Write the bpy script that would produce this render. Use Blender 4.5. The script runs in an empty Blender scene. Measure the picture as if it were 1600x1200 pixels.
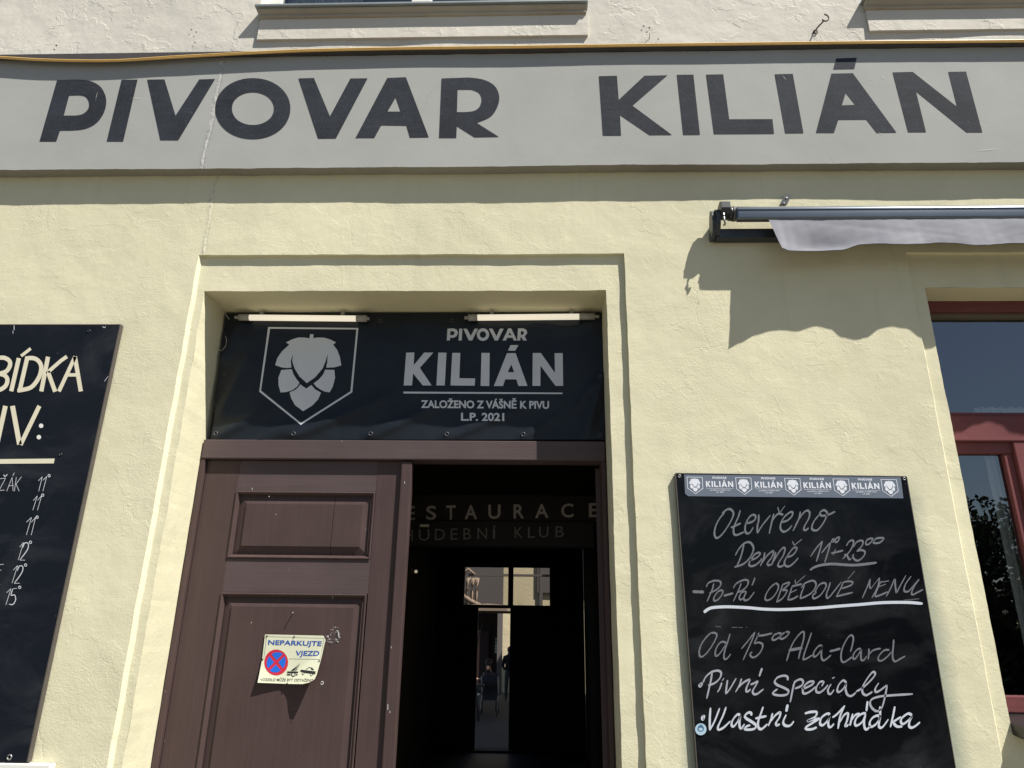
import bpy, bmesh, math, random
from mathutils import Vector, Matrix, noise
from mathutils.geometry import tessellate_polygon

random.seed(7)
S = bpy.context.scene
COL = S.collection

# ------------------------------------------------------------------ camera
F = 1109.0                      # focal length in pixels of a 1600 px wide frame
D, H = 2.65, 1.65               # camera distance from the facade (y = 0) and eye height
_z = Vector((50, -3184, F))
CX = Vector((32800, 80, -F)).normalized()
CU = (_z - CX * _z.dot(CX)).normalized()
CY = CU.cross(CX)
if CY.z < 0: CY = -CY
cam_d = bpy.data.cameras.new("camera")
cam = bpy.data.objects.new("camera", cam_d); COL.objects.link(cam); S.camera = cam
cam_d.sensor_width = 36; cam_d.lens = F / 1600 * 36
cam_d.clip_start = .05; cam_d.clip_end = 400
_r = Matrix(((CX[0], -CX[1], -CX[2]), (CY[0], -CY[1], -CY[2]), (CU[0], -CU[1], -CU[2]))).to_4x4()
cam.matrix_world = Matrix.Translation((0, -D, H)) @ _r

# ------------------------------------------------------------------ sky and sun
KX, KZ = 1.5, 2.65              # sun direction: (KX, -1, KZ)
sdir = Vector((KX, -1, KZ)).normalized()
elev = math.asin(sdir.z); azim = math.atan2(sdir.x, sdir.y)
W = bpy.data.worlds.new("World"); S.world = W; W.use_nodes = True
nt = W.node_tree; nt.nodes.clear()
sky = nt.nodes.new("ShaderNodeTexSky"); sky.sky_type = 'NISHITA'; sky.sun_disc = False
sky.sun_elevation = elev; sky.sun_rotation = azim; sky.air_density = 1.0; sky.dust_density = .6; sky.ozone_density = 1.2
bg = nt.nodes.new("ShaderNodeBackground"); bg.inputs[1].default_value = .05
wo = nt.nodes.new("ShaderNodeOutputWorld")
nt.links.new(sky.outputs[0], bg.inputs[0]); nt.links.new(bg.outputs[0], wo.inputs[0])
sl = bpy.data.lights.new("sun", 'SUN'); sl.energy = 5.0; sl.angle = math.radians(.5); sl.color = (1, .955, .88)
so = bpy.data.objects.new("sun", sl); COL.objects.link(so)
so.rotation_euler = sdir.to_track_quat('Z', 'Y').to_euler()
S.view_settings.view_transform = 'Standard'; S.view_settings.look = 'None'
S.view_settings.exposure = .72; S.view_settings.gamma = 1
S.view_settings.use_curve_mapping = False
S.cycles.max_bounces = 8
try: S.cycles.use_denoising = True
except Exception: pass

# ------------------------------------------------------------------ helpers
def at(x, y, pl=0.0):
    """photo pixel (1600x1200) -> point of the vertical plane y = pl"""
    c = Vector((x - 800, y - 600, F))
    r = Vector((c.dot(CX), c.dot(CY), c.dot(CU))); t = (pl + D) / r.y
    return Vector((r.x * t, pl, H + r.z * t))

def props(o, label=None, cat=None, group=None, kind=None):
    if label: o['label'] = label
    if cat: o['category'] = cat
    if group: o['group'] = group
    if kind: o['kind'] = kind
    return o

def thing(name, label, cat, loc=(0, 0, 0), group=None):
    o = bpy.data.objects.new(name, None); COL.objects.link(o); o.location = loc
    o.empty_display_size = .1
    o.matrix_world = Matrix.Translation(loc)
    return props(o, label, cat, group)

WM = {}
def world_of(o):
    return WM.get(o.name, Matrix.Translation(o.location))

def link(name, me, mat=None, parent=None, smooth=False):
    o = bpy.data.objects.new(name, me); COL.objects.link(o)
    if mat is not None and not me.materials: me.materials.append(mat)
    if smooth:
        for p in me.polygons: p.use_smooth = True
    if parent is not None:
        o.parent = parent; o.matrix_parent_inverse = world_of(parent).inverted()
    WM[o.name] = Matrix.Identity(4)
    return o

def mesh(name, verts, faces, mat=None, parent=None, smooth=False):
    me = bpy.data.meshes.new(name); me.from_pydata([tuple(v) for v in verts], [], faces); me.update()
    return link(name, me, mat, parent, smooth)

def bm_obj(name, bm, mat=None, parent=None, smooth=False):
    me = bpy.data.meshes.new(name); bm.to_mesh(me); bm.free()
    return link(name, me, mat, parent, smooth)

def add_box(bm, x0, x1, y0, y1, z0, z1, bev=0.0):
    t = bmesh.new()
    v = [t.verts.new(p) for p in ((x0, y0, z0), (x1, y0, z0), (x1, y1, z0), (x0, y1, z0), (x0, y0, z1), (x1, y0, z1), (x1, y1, z1), (x0, y1, z1))]
    for f in ((0, 1, 5, 4), (1, 2, 6, 5), (2, 3, 7, 6), (3, 0, 4, 7), (4, 5, 6, 7), (3, 2, 1, 0)): t.faces.new([v[i] for i in f])
    if bev: bmesh.ops.bevel(t, geom=t.edges[:], offset=bev, segments=2, affect='EDGES', profile=.6)
    m = bpy.data.meshes.new("tmp"); t.to_mesh(m); t.free(); bm.from_mesh(m); bpy.data.meshes.remove(m)
    return bm

def box(name, x0, x1, y0, y1, z0, z1, mat, parent=None, bev=.0015):
    bm = bmesh.new(); add_box(bm, min(x0, x1), max(x0, x1), min(y0, y1), max(y0, y1), min(z0, z1), max(z0, z1), bev)
    return bm_obj(name, bm, mat, parent)

def add_tube(bm, pts, r, n=8, caps=True):
    pts = [Vector(p) for p in pts]; rings = []
    up = Vector((0, 0, 1))
    for i, p in enumerate(pts):
        t = (pts[min(i + 1, len(pts) - 1)] - pts[max(i - 1, 0)]).normalized()
        a = t.cross(up)
        if a.length < .1: a = t.cross(Vector((1, 0, 0)))
        a.normalize(); b = t.cross(a)
        rr = r(i / (len(pts) - 1)) if callable(r) else r
        rings.append([bm.verts.new(p + (a * math.cos(k * 2 * math.pi / n) + b * math.sin(k * 2 * math.pi / n)) * rr) for k in range(n)])
    for i in range(len(rings) - 1):
        for k in range(n):
            bm.faces.new((rings[i][k], rings[i][(k + 1) % n], rings[i + 1][(k + 1) % n], rings[i + 1][k]))
    if caps:
        bm.faces.new(rings[0][::-1]); bm.faces.new(rings[-1])
    return bm

def tube(name, pts, r, mat, parent=None, n=8):
    bm = bmesh.new(); add_tube(bm, pts, r, n); bmesh.ops.recalc_face_normals(bm, faces=bm.faces[:])
    return bm_obj(name, bm, mat, parent, True)

def catmull(pts, k=6, closed=False):
    if len(pts) < 3: return [tuple(p) for p in pts]
    out = []; n = len(pts)
    for i in range(n - 1):
        p0 = pts[max(i - 1, 0)]; p1 = pts[i]; p2 = pts[i + 1]; p3 = pts[min(i + 2, n - 1)]
        for j in range(k):
            t = j / k
            out.append(tuple(.5 * (2 * b + (c - a) * t + (2 * a - 5 * b + 4 * c - d) * t * t + (3 * b - a - 3 * c + d) * t ** 3) for a, b, c, d in zip(p0, p1, p2, p3)))
    out.append(tuple(pts[-1])); return out

def ell(cx, cy, rx, ry, n=40, p=2.0, skew=0):
    o = []
    for i in range(n):
        a = 2 * math.pi * i / n; c, s = math.cos(a), math.sin(a)
        x = abs(c) ** (2 / p) * (1 if c >= 0 else -1); y = abs(s) ** (2 / p) * (1 if s >= 0 else -1)
        o.append((cx + rx * x - skew * ry * y, cy + ry * y))
    return o

def tf(pts, s, ox, oy): return [(x / s + ox, y / s + oy) for x, y in pts]

def poly_mesh2d(loops):
    """2-D polygon with holes -> (verts, tris)"""
    L = [[Vector((x, y, 0)) for x, y in l] for l in loops]
    tris = tessellate_polygon(L)
    return [v for l in L for v in l], [tuple(t) for t in tris]

def place2d(name, v2, faces, fn, mat, parent=None, cuts=None):
    """flat 2-D print -> surface given by fn(x, y); cuts = (xs, ys) lines along which it is sliced so that it follows a wavy surface"""
    bm = bmesh.new()
    vs = [bm.verts.new((v[0], v[1], 0)) for v in v2]
    for f in faces:
        try: bm.faces.new([vs[i] for i in f])
        except ValueError: pass
    if cuts:
        for ax, cc in enumerate(cuts):
            lo = min(v.co[ax] for v in bm.verts); hi = max(v.co[ax] for v in bm.verts)
            for c in cc:
                if lo < c < hi:
                    co = [0, 0, 0]; co[ax] = c; no = [0, 0, 0]; no[ax] = 1
                    bmesh.ops.bisect_plane(bm, geom=bm.verts[:] + bm.edges[:] + bm.faces[:], plane_co=co, plane_no=no, dist=1e-6)
    for v in bm.verts: v.co = fn(v.co.x, v.co.y)
    for f in bm.faces:
        f.normal_update()
        if f.normal.y > 0: f.normal_flip()
    return bm_obj(name, bm, mat, parent)

def fpoly(name, loops, fn, mat, parent=None, cuts=None):
    v, f = poly_mesh2d(loops); return place2d(name, v, f, fn, mat, parent, cuts)

_fc = {}
def font2d(s, bold=0.0, spacing=1.0):
    k = (s, bold, spacing)
    if k in _fc: return _fc[k]
    c = bpy.data.curves.new("t", 'FONT'); c.body = s; c.offset = bold; c.fill_mode = 'FRONT'; c.extrude = 0; c.space_character = spacing
    c.resolution_u = 5
    o = bpy.data.objects.new("t", c); COL.objects.link(o)
    dg = bpy.context.evaluated_depsgraph_get(); me = bpy.data.meshes.new_from_object(o.evaluated_get(dg))
    v = [(p.co.x, p.co.y) for p in me.vertices]; f = [tuple(p.vertices) for p in me.polygons]
    bpy.data.objects.remove(o); bpy.data.curves.remove(c); bpy.data.meshes.remove(me)
    x0 = min(a for a, b in v); x1 = max(a for a, b in v); y0 = min(b for a, b in v); y1 = max(b for a, b in v)
    _fc[k] = ([((a - x0) / (x1 - x0), (b - y0) / (y1 - y0)) for a, b in v], f); return _fc[k]

def fit_text(name, s, quad, fn, mat, parent=None, bold=0.0, cuts=None, spacing=1.0):
    """quad = TL, TR, BR, BL in pixels, the box of the inked letters"""
    v, f = font2d(s, bold, spacing); TL, TR, BR, BL = quad; out = []
    for u, w in v:
        t = (TL[0] + (TR[0] - TL[0]) * u, TL[1] + (TR[1] - TL[1]) * u); b = (BL[0] + (BR[0] - BL[0]) * u, BL[1] + (BR[1] - BL[1]) * u)
        out.append((b[0] + (t[0] - b[0]) * w, b[1] + (t[1] - b[1]) * w))
    return place2d(name, out, f, fn, mat, parent, cuts)

def rect_quad(x0, y0, x1, y1, dy=0.0): return [(x0, y0), (x1, y0 + dy), (x1, y1 + dy), (x0, y1)]

def letters(name, strokes, *a, **k):
    """as ribbons(), but every letter (strokes whose spans overlap) becomes a part of its own"""
    rows = []
    for st in strokes:
        x0, x1 = min(p[0] for p in st[0]), max(p[0] for p in st[0]); y0, y1 = min(p[1] for p in st[0]), max(p[1] for p in st[0])
        for g in rows:
            w = max(min(x1 - x0, g[1] - g[0]), 1.2)
            if min(x1, g[1]) - max(x0, g[0]) > .45 * w and y0 < g[3] + 9 and y1 > g[2] - 9 and max(x1, g[1]) - min(x0, g[0]) < 30:
                g[4].append(st); g[0] = min(g[0], x0); g[1] = max(g[1], x1); g[2] = min(g[2], y0); g[3] = max(g[3], y1); break
        else: rows.append([x0, x1, y0, y1, [st]])
    for g in rows: ribbons(name, g[4], *a, **k)

def ribbons(name, strokes, pl, mat, parent=None, lift=.0006, chisel=None):
    """strokes: list of (points px, width px, smooth). One mesh; every stroke lies a hair above the last."""
    V, Fc = [], []
    for si, (pts, w, sm) in enumerate(strokes):
        P = catmull(pts, 5) if sm else [tuple(p) for p in pts]
        n = len(P); L = []; R = []
        for i, p in enumerate(P):
            a = P[max(i - 1, 0)]; b = P[min(i + 1, n - 1)]
            dx, dy = b[0] - a[0], b[1] - a[1]; l = math.hypot(dx, dy) or 1; dx /= l; dy /= l
            ww = w
            if chisel is not None:
                ang = math.atan2(-dy, dx); ww = w * (.62 + .62 * abs(math.sin(ang - chisel))) * (1 + .18 * noise.noise(Vector((p[0] * .35, p[1] * .35, si))))
            e = min(i, n - 1 - i)
            if sm and e == 0: ww *= .55
            elif sm and e == 1: ww *= .85
            L.append((p[0] - dy * ww / 2, p[1] + dx * ww / 2)); R.append((p[0] + dy * ww / 2, p[1] - dx * ww / 2))
        y = pl - lift - .00006 * si
        b0 = len(V)
        for a, b in zip(L, R): V += [at(a[0], a[1], y), at(b[0], b[1], y)]
        for i in range(n - 1): Fc.append((b0 + 2 * i, b0 + 2 * i + 1, b0 + 2 * i + 3, b0 + 2 * i + 2))
    return mesh(name, V, Fc, mat, parent)

# ------------------------------------------------------------------ materials
def new_mat(name):
    m = bpy.data.materials.new(name); m.use_nodes = True
    n = m.node_tree.nodes; return m, n, m.node_tree.links, n["Principled BSDF"]

def N(n, t, **k):
    o = n.new("ShaderNode" + t)
    for a, b in k.items():
        if a in o.inputs: o.inputs[a].default_value = b
        else: setattr(o, a, b)
    return o

def ramp(n, stops):
    r = n.new("ShaderNodeValToRGB"); e = r.color_ramp.elements
    while len(e) < len(stops): e.new(.5)
    for a, (p, c) in zip(e, stops):
        a.position = p; a.color = (c[0], c[1], c[2], 1) if isinstance(c, tuple) else (c, c, c, 1)
    return r

def noise_n(n, l, co, scale, detail=4, rough=.55, dist=0.0, out=0):
    a = N(n, "TexNoise", Scale=scale, Detail=detail, Roughness=rough, Distortion=dist); l.new(co, a.inputs[0]); return a.outputs[out]

def math_n(n, l, op, a, b=None, clamp=False):
    m = n.new("ShaderNodeMath"); m.operation = op; m.use_clamp = clamp
    for i, v in enumerate((a, b)):
        if v is None: continue
        if isinstance(v, (int, float)): m.inputs[i].default_value = v
        else: l.new(v, m.inputs[i])
    return m.outputs[0]

def mix_c(n, l, f, a, b, mode='MIX'):
    m = n.new("ShaderNodeMix"); m.data_type = 'RGBA'; m.blend_type = mode
    for s, v in ((0, f), (6, a), (7, b)):
        if isinstance(v, (int, float)): m.inputs[s].default_value = v
        elif isinstance(v, tuple): m.inputs[s].default_value = (v[0], v[1], v[2], 1)
        else: l.new(v, m.inputs[s])
    return m.outputs[2]

def simple(name, col, rough=.6, var=.1, scale=30, bump=.0, bscale=200, spec=.5, metal=0, coat=0):
    m, n, l, p = new_mat(name)
    tc = N(n, "TexCoord").outputs["Object"]
    f = noise_n(n, l, tc, scale, 5)
    c = mix_c(n, l, f, tuple(x * (1 - var) for x in col), tuple(x * (1 + var) for x in col)); l.new(c, p.inputs["Base Color"])
    p.inputs["Roughness"].default_value = rough; p.inputs["Metallic"].default_value = metal
    p.inputs["Specular IOR Level"].default_value = spec
    if coat: p.inputs["Coat Weight"].default_value = coat; p.inputs["Coat Roughness"].default_value = .15
    if bump:
        b = N(n, "Bump", Strength=1.0, Distance=bump); l.new(noise_n(n, l, tc, bscale, 3), b.inputs["Height"]); l.new(b.outputs[0], p.inputs["Normal"])
    return m

def plaster(name, col, grain=.0012, coarse=.0026, crack=.0010, flakes=0.0, dirt=.12, extra=None, tint=(.80, .84, .74)):
    m, n, l, p = new_mat(name)
    tc = N(n, "TexCoord").outputs["Object"]
    big = noise_n(n, l, tc, 1.3, 5, .6); mid = noise_n(n, l, tc, 7, 5, .6); fine = noise_n(n, l, tc, 150, 4, .65)
    c = mix_c(n, l, ramp_out(n, l, big, [(.35, 0.0), (.7, 1.0)]), tuple(x * (1 - dirt) for x in col), tuple(x * (1 + dirt * .35) for x in col))
    c = mix_c(n, l, ramp_out(n, l, mid, [(.45, 0.0), (.75, .20)]), c, tuple(x * t for x, t in zip(col, tint)))
    # pits and specks
    sp = N(n, "TexVoronoi", Scale=55.0); l.new(tc, sp.inputs[0])
    pit = ramp_out(n, l, sp.outputs["Distance"], [(.05, 1.0), (.09, 0.0)])
    gate = ramp_out(n, l, noise_n(n, l, tc, 9, 2), [(.62, 0.0), (.68, 1.0)])
    pit = math_n(n, l, 'MULTIPLY', pit, gate)
    c = mix_c(n, l, math_n(n, l, 'MULTIPLY', pit, .6), c, tuple(x * .25 for x in col))
    # hairline cracks: edges of warped cells, shown only in places
    wn = N(n, "TexNoise", Scale=3.0, Detail=6.0, Roughness=.65); l.new(tc, wn.inputs[0])
    ws = n.new("ShaderNodeVectorMath"); ws.operation = 'SCALE'; ws.inputs[3].default_value = .22; l.new(wn.outputs["Color"], ws.inputs[0])
    wa = n.new("ShaderNodeVectorMath"); wa.operation = 'ADD'; l.new(tc, wa.inputs[0]); l.new(ws.outputs[0], wa.inputs[1])
    vo = N(n, "TexVoronoi", Scale=1.1); vo.feature = 'DISTANCE_TO_EDGE'; l.new(wa.outputs[0], vo.inputs[0])
    ck = ramp_out(n, l, vo.outputs["Distance"], [(.0, 1.0), (.004, 0.0)])
    cg = ramp_out(n, l, noise_n(n, l, tc, 1.9, 3), [(.56, 0.0), (.66, 1.0)])
    ck = math_n(n, l, 'MULTIPLY', ck, cg)
    c = mix_c(n, l, math_n(n, l, 'MULTIPLY', ck, .12), c, tuple(x * .4 for x in col))
    if extra: c = extra(n, l, tc, c)
    l.new(c, p.inputs["Base Color"]); p.inputs["Roughness"].default_value = .9; p.inputs["Specular IOR Level"].default_value = .2
    h = math_n(n, l, 'MULTIPLY', fine, grain * 1.1)
    smooth_mask = ramp_out(n, l, noise_n(n, l, tc, 2.2, 3), [(.40, .35), (.62, 1.0)])
    h = math_n(n, l, 'MULTIPLY', h, smooth_mask)
    h = math_n(n, l, 'ADD', h, math_n(n, l, 'MULTIPLY', noise_n(n, l, tc, 11, 3, .5), coarse))
    # brush strokes: stretched noise
    mp = N(n, "Mapping"); mp.inputs["Scale"].default_value = (14, 14, 60); l.new(tc, mp.inputs[0])
    h = math_n(n, l, 'ADD', h, math_n(n, l, 'MULTIPLY', noise_n(n, l, mp.outputs[0], 1, 3, .5), grain * .22))
    h = math_n(n, l, 'SUBTRACT', h, math_n(n, l, 'MULTIPLY', ck, crack))
    h = math_n(n, l, 'SUBTRACT', h, math_n(n, l, 'MULTIPLY', pit, .001))
    if flakes:
        for sc, th in ((3.4, .52), (6.1, .60), (2.1, .47)):
            fl = noise_n(n, l, tc, sc, 5.0, .55, .2)
            st = ramp_out(n, l, fl, [(th, 0.0), (th + .004, 1.0), (th + .09, 0.0)])
            st = math_n(n, l, 'MULTIPLY', st, ramp_out(n, l, noise_n(n, l, tc, sc * .9, 2), [(.42, .1), (.56, 1.0)]))
            h = math_n(n, l, 'ADD', h, math_n(n, l, 'MULTIPLY', st, flakes))
    b = N(n, "Bump", Strength=1.0, Distance=1.0); l.new(h, b.inputs["Height"]); l.new(b.outputs[0], p.inputs["Normal"])
    return m

def ramp_out(n, l, src, stops):
    r = ramp(n, stops); l.new(src, r.inputs[0]); return r.outputs[0]

def axis(n, l, tc, i):
    s = n.new("ShaderNodeSeparateXYZ"); l.new(tc, s.inputs[0]); return s.outputs[i]

def wall_marks(n, l, tc, c):
    """darker grey-green bands beside the two long edges of the right-hand blackboard, and a grey one under the lintel corners"""
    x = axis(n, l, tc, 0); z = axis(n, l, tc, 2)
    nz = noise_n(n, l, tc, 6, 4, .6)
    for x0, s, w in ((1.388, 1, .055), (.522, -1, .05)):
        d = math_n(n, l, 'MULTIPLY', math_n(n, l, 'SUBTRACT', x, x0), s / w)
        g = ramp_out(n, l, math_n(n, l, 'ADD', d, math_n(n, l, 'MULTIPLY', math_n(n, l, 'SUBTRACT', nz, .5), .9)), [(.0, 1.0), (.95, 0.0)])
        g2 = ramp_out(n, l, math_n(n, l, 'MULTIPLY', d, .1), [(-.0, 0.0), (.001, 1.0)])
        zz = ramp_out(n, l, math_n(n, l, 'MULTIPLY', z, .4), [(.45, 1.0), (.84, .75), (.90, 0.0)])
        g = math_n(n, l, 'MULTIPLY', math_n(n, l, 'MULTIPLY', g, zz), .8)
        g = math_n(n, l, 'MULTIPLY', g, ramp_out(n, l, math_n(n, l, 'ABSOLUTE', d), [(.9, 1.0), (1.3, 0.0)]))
        c = mix_c(n, l, g, c, (.27, .31, .25))  # darker grey-green along each long board edge, fading outwards
    # run-off streaks
    mp = N(n, "Mapping"); mp.inputs["Scale"].default_value = (14, 14, .8); l.new(tc, mp.inputs[0])
    st = ramp_out(n, l, noise_n(n, l, mp.outputs[0], 1, 4, .6), [(.58, 0.0), (.75, .16)])
    c = mix_c(n, l, st, c, (.36, .34, .25))
    return seam_dirt(n, l, tc, c, XJ_W, 3.14)

XJ_W = at(333, 300).x; XJ_B = at(333, 170, -.055).x
def seam_dirt(n, l, tc, c, xc, zmin):
    """crumbling joint: dark pits and pale filler in a ragged vertical line"""
    x = axis(n, l, tc, 0); z = axis(n, l, tc, 2)
    wv = math_n(n, l, 'MULTIPLY', math_n(n, l, 'SUBTRACT', noise_n(n, l, tc, 6, 4, .7), .5), .05)
    d = math_n(n, l, 'ABSOLUTE', math_n(n, l, 'SUBTRACT', math_n(n, l, 'ADD', x, wv), xc))
    near = ramp_out(n, l, d, [(.002, 1.0), (.016, 0.0)])
    up = ramp_out(n, l, math_n(n, l, 'SUBTRACT', z, zmin), [(.0, 0.0), (.02, 1.0)])
    pits = ramp_out(n, l, noise_n(n, l, tc, 75, 5, .75), [(.50, 0.0), (.58, 1.0)])
    pale = ramp_out(n, l, noise_n(n, l, tc, 48, 4, .7), [(.48, 0.0), (.60, .6)])
    near = math_n(n, l, 'MULTIPLY', near, up)
    c = mix_c(n, l, math_n(n, l, 'MULTIPLY', near, pale), c, (.62, .60, .54))
    return mix_c(n, l, math_n(n, l, 'MULTIPLY', math_n(n, l, 'MULTIPLY', near, pits), .42), c, (.10, .095, .085))

def wood_paint(name, col, rough=.46, chips=True, chip=(.55, .5, .45), grain=.0006, ax=0):
    m, n, l, p = new_mat(name); tc = N(n, "TexCoord").outputs["Object"]
    mp = N(n, "Mapping"); sc = [60, 60, 60]; sc[ax] = 2.5; mp.inputs["Scale"].default_value = sc; l.new(tc, mp.inputs[0])
    g = noise_n(n, l, mp.outputs[0], 1, 4, .6); v = noise_n(n, l, tc, 5, 5, .6)
    c = mix_c(n, l, v, tuple(x * .84 for x in col), tuple(x * 1.16 for x in col))
    c = mix_c(n, l, ramp_out(n, l, g, [(.4, 0.0), (.8, .22)]), c, tuple(x * 1.5 + .01 for x in col))
    if chips:
        vo = N(n, "TexVoronoi", Scale=38.0); l.new(tc, vo.inputs[0])
        k = ramp_out(n, l, vo.outputs["Distance"], [(.05, 1.0), (.08, 0.0)])
        k = math_n(n, l, 'MULTIPLY', k, ramp_out(n, l, noise_n(n, l, tc, 13, 2), [(.62, 0.0), (.66, 1.0)]))
        c = mix_c(n, l, k, c, chip)
    l.new(c, p.inputs["Base Color"]); l.new(ramp_out(n, l, v, [(.3, rough - .08), (.7, rough + .14)]), p.inputs["Roughness"])
    p.inputs["Specular IOR Level"].default_value = .16
    h = math_n(n, l, 'ADD', math_n(n, l, 'MULTIPLY', g, grain), math_n(n, l, 'MULTIPLY', noise_n(n, l, tc, 160, 2), grain * .4))
    b = N(n, "Bump", Strength=1.0, Distance=1.0); l.new(h, b.inputs["Height"]); l.new(b.outputs[0], p.inputs["Normal"])
    return m

def blackboard_mat(name, col, rough=.22, smear=.5):
    m, n, l, p = new_mat(name); tc = N(n, "TexCoord").outputs["Object"]
    mp = N(n, "Mapping"); mp.inputs["Scale"].default_value = (3, 3, 5); mp.inputs["Rotation"].default_value = (0, .5, 0); l.new(tc, mp.inputs[0])
    a = noise_n(n, l, mp.outputs[0], 1, 6, .65, .8); b_ = noise_n(n, l, tc, 2.2, 4)
    k = math_n(n, l, 'MULTIPLY', ramp_out(n, l, a, [(.45, 0.0), (.8, 1.0)]), ramp_out(n, l, b_, [(.4, .2), (.7, 1.0)]))
    c = mix_c(n, l, math_n(n, l, 'MULTIPLY', k, smear * .12), col, (.5, .52, .56))
    vo = N(n, "TexVoronoi", Scale=34.0); l.new(tc, vo.inputs[0])
    d = ramp_out(n, l, vo.outputs["Distance"], [(.035, 1.0), (.05, 0.0)])
    d = math_n(n, l, 'MULTIPLY', d, ramp_out(n, l, noise_n(n, l, tc, 6, 2), [(.56, 0.0), (.6, .6)]))
    c = mix_c(n, l, d, c, (.35, .36, .38))
    l.new(c, p.inputs["Base Color"]); l.new(ramp_out(n, l, a, [(.3, rough), (.8, rough + .2)]), p.inputs["Roughness"])
    bb = N(n, "Bump", Strength=1.0, Distance=.0012); l.new(noise_n(n, l, tc, 5, 2), bb.inputs["Height"]); l.new(bb.outputs[0], p.inputs["Normal"])
    p.inputs["Specular IOR Level"].default_value = .12
    return m

def chalk_mat(name, col, rough=.9, lo=.45):
    m, n, l, p = new_mat(name); tc = N(n, "TexCoord").outputs["Object"]
    mp = N(n, "Mapping"); mp.inputs["Scale"].default_value = (300, 300, 110); mp.inputs["Rotation"].default_value = (0, .6, 0); l.new(tc, mp.inputs[0])
    f = ramp_out(n, l, noise_n(n, l, mp.outputs[0], 1, 3, .6), [(.3, 0.0), (.62, 1.0)])
    f2 = ramp_out(n, l, noise_n(n, l, tc, 9, 3), [(.3, .0), (.65, 1.0)])
    f = math_n(n, l, 'MULTIPLY', math_n(n, l, 'ADD', math_n(n, l, 'MULTIPLY', f, .6), .4), math_n(n, l, 'ADD', math_n(n, l, 'MULTIPLY', f2, .35), .65))
    l.new(mix_c(n, l, f, tuple(x * lo for x in col), col), p.inputs["Base Color"]); p.inputs["Roughness"].default_value = rough
    return m

def glass_mat(name, tint=(.92, .95, .95), rough=.0):
    m = bpy.data.materials.new(name); m.use_nodes = True; n = m.node_tree.nodes; l = m.node_tree.links; n.clear()
    tr = N(n, "BsdfTransparent"); tr.inputs[0].default_value = (*tint, 1)
    gl = N(n, "BsdfGlossy"); gl.inputs["Roughness"].default_value = rough; gl.inputs[0].default_value = (1, 1, 1, 1)
    fr = N(n, "Fresnel", IOR=2.5); mx = N(n, "MixShader"); o = N(n, "OutputMaterial")
    tc = N(n, "TexCoord").outputs["Object"]; b = N(n, "Bump", Strength=1.0, Distance=.0012); l.new(noise_n(n, l, tc, 3, 2), b.inputs["Height"])
    l.new(b.outputs[0], gl.inputs["Normal"])
    l.new(fr.outputs[0], mx.inputs[0]); l.new(tr.outputs[0], mx.inputs[1]); l.new(gl.outputs[0], mx.inputs[2]); l.new(mx.outputs[0], o.inputs[0])
    return m

YEL = (.685, .65, .465)
M_wall = plaster("yellow_plaster", YEL, flakes=.00034, dirt=.10, extra=wall_marks)
M_surr = plaster("yellow_plaster_smooth", (.68, .645, .46), grain=.0009, coarse=.0026, crack=.0006, flakes=.00018, dirt=.07)
M_upper = plaster("pale_plaster", (.63, .60, .53), grain=.0006, coarse=.0045, crack=.0005, flakes=.0010, dirt=.09, tint=(.90, .90, .90))
M_band = plaster("grey_painted_plaster", (.375, .38, .365), grain=.0005, coarse=.0005, crack=.0004, dirt=.10, tint=(.90, .90, .90), extra=lambda n, l, tc, c: seam_dirt(n, l, tc, c, XJ_B, 3.0))
M_bandsof = plaster("grimy_grey_plaster", (.30, .29, .25), grain=.0008, coarse=.002, crack=.0016, dirt=.25)
def faded_paint(name, col):
    m, n, l, p = new_mat(name); tc = N(n, "TexCoord").outputs["Object"]
    mp = N(n, "Mapping"); mp.inputs["Scale"].default_value = (5, 5, 45); mp.inputs["Rotation"].default_value = (0, .25, 0); l.new(tc, mp.inputs[0])
    a = noise_n(n, l, tc, 4.5, 6, .7); b_ = noise_n(n, l, mp.outputs[0], 1, 4, .6); g = noise_n(n, l, tc, 220, 2)
    c = mix_c(n, l, ramp_out(n, l, a, [(.35, 0.0), (.7, 1.0)]), tuple(x * .78 for x in col), tuple(x * 1.45 for x in col))
    c = mix_c(n, l, ramp_out(n, l, b_, [(.5, 0.0), (.8, .35)]), c, tuple(x * 2.2 for x in col))
    vo = N(n, "TexVoronoi", Scale=70.0); l.new(tc, vo.inputs[0])
    k = math_n(n, l, 'MULTIPLY', ramp_out(n, l, vo.outputs["Distance"], [(.06, 1.0), (.11, 0.0)]), ramp_out(n, l, noise_n(n, l, tc, 7, 3), [(.58, 0.0), (.64, .8)]))
    c = mix_c(n, l, k, c, (.30, .31, .31))
    c = mix_c(n, l, ramp_out(n, l, g, [(.55, 0.0), (.75, .18)]), c, (.20, .205, .21))
    l.new(c, p.inputs["Base Color"]); p.inputs["Roughness"].default_value = .85; p.inputs["Specular IOR Level"].default_value = .2
    bb = N(n, "Bump", Strength=1.0, Distance=.0006); l.new(g, bb.inputs["Height"]); l.new(bb.outputs[0], p.inputs["Normal"])
    return m
M_letter = faded_paint("charcoal_paint", (.021, .025, .033))
M_ledge = plaster("grimy_ledge_plaster", (.44, .40, .33), grain=.0008, coarse=.003, crack=.002, flakes=.001, dirt=.3)
M_zinc = simple("galvanised_metal", (.34, .38, .38), .5, .2, 12, metal=.6)
M_zincd = simple("dark_roof_flashing", (.06, .055, .055), .7, .3, 20, .001, 40)
M_door = wood_paint("brown_door_paint", (.068, .045, .043), ax=2)
M_doorh = wood_paint("brown_door_paint_horizontal", (.085, .062, .063), ax=0)
M_red = wood_paint("oxblood_window_paint", (.155, .052, .054), .5, ax=0, chip=(.32, .2, .18))
M_redv = wood_paint("oxblood_window_paint_vertical", (.155, .052, .054), .5, ax=2, chip=(.32, .2, .18))
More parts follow.
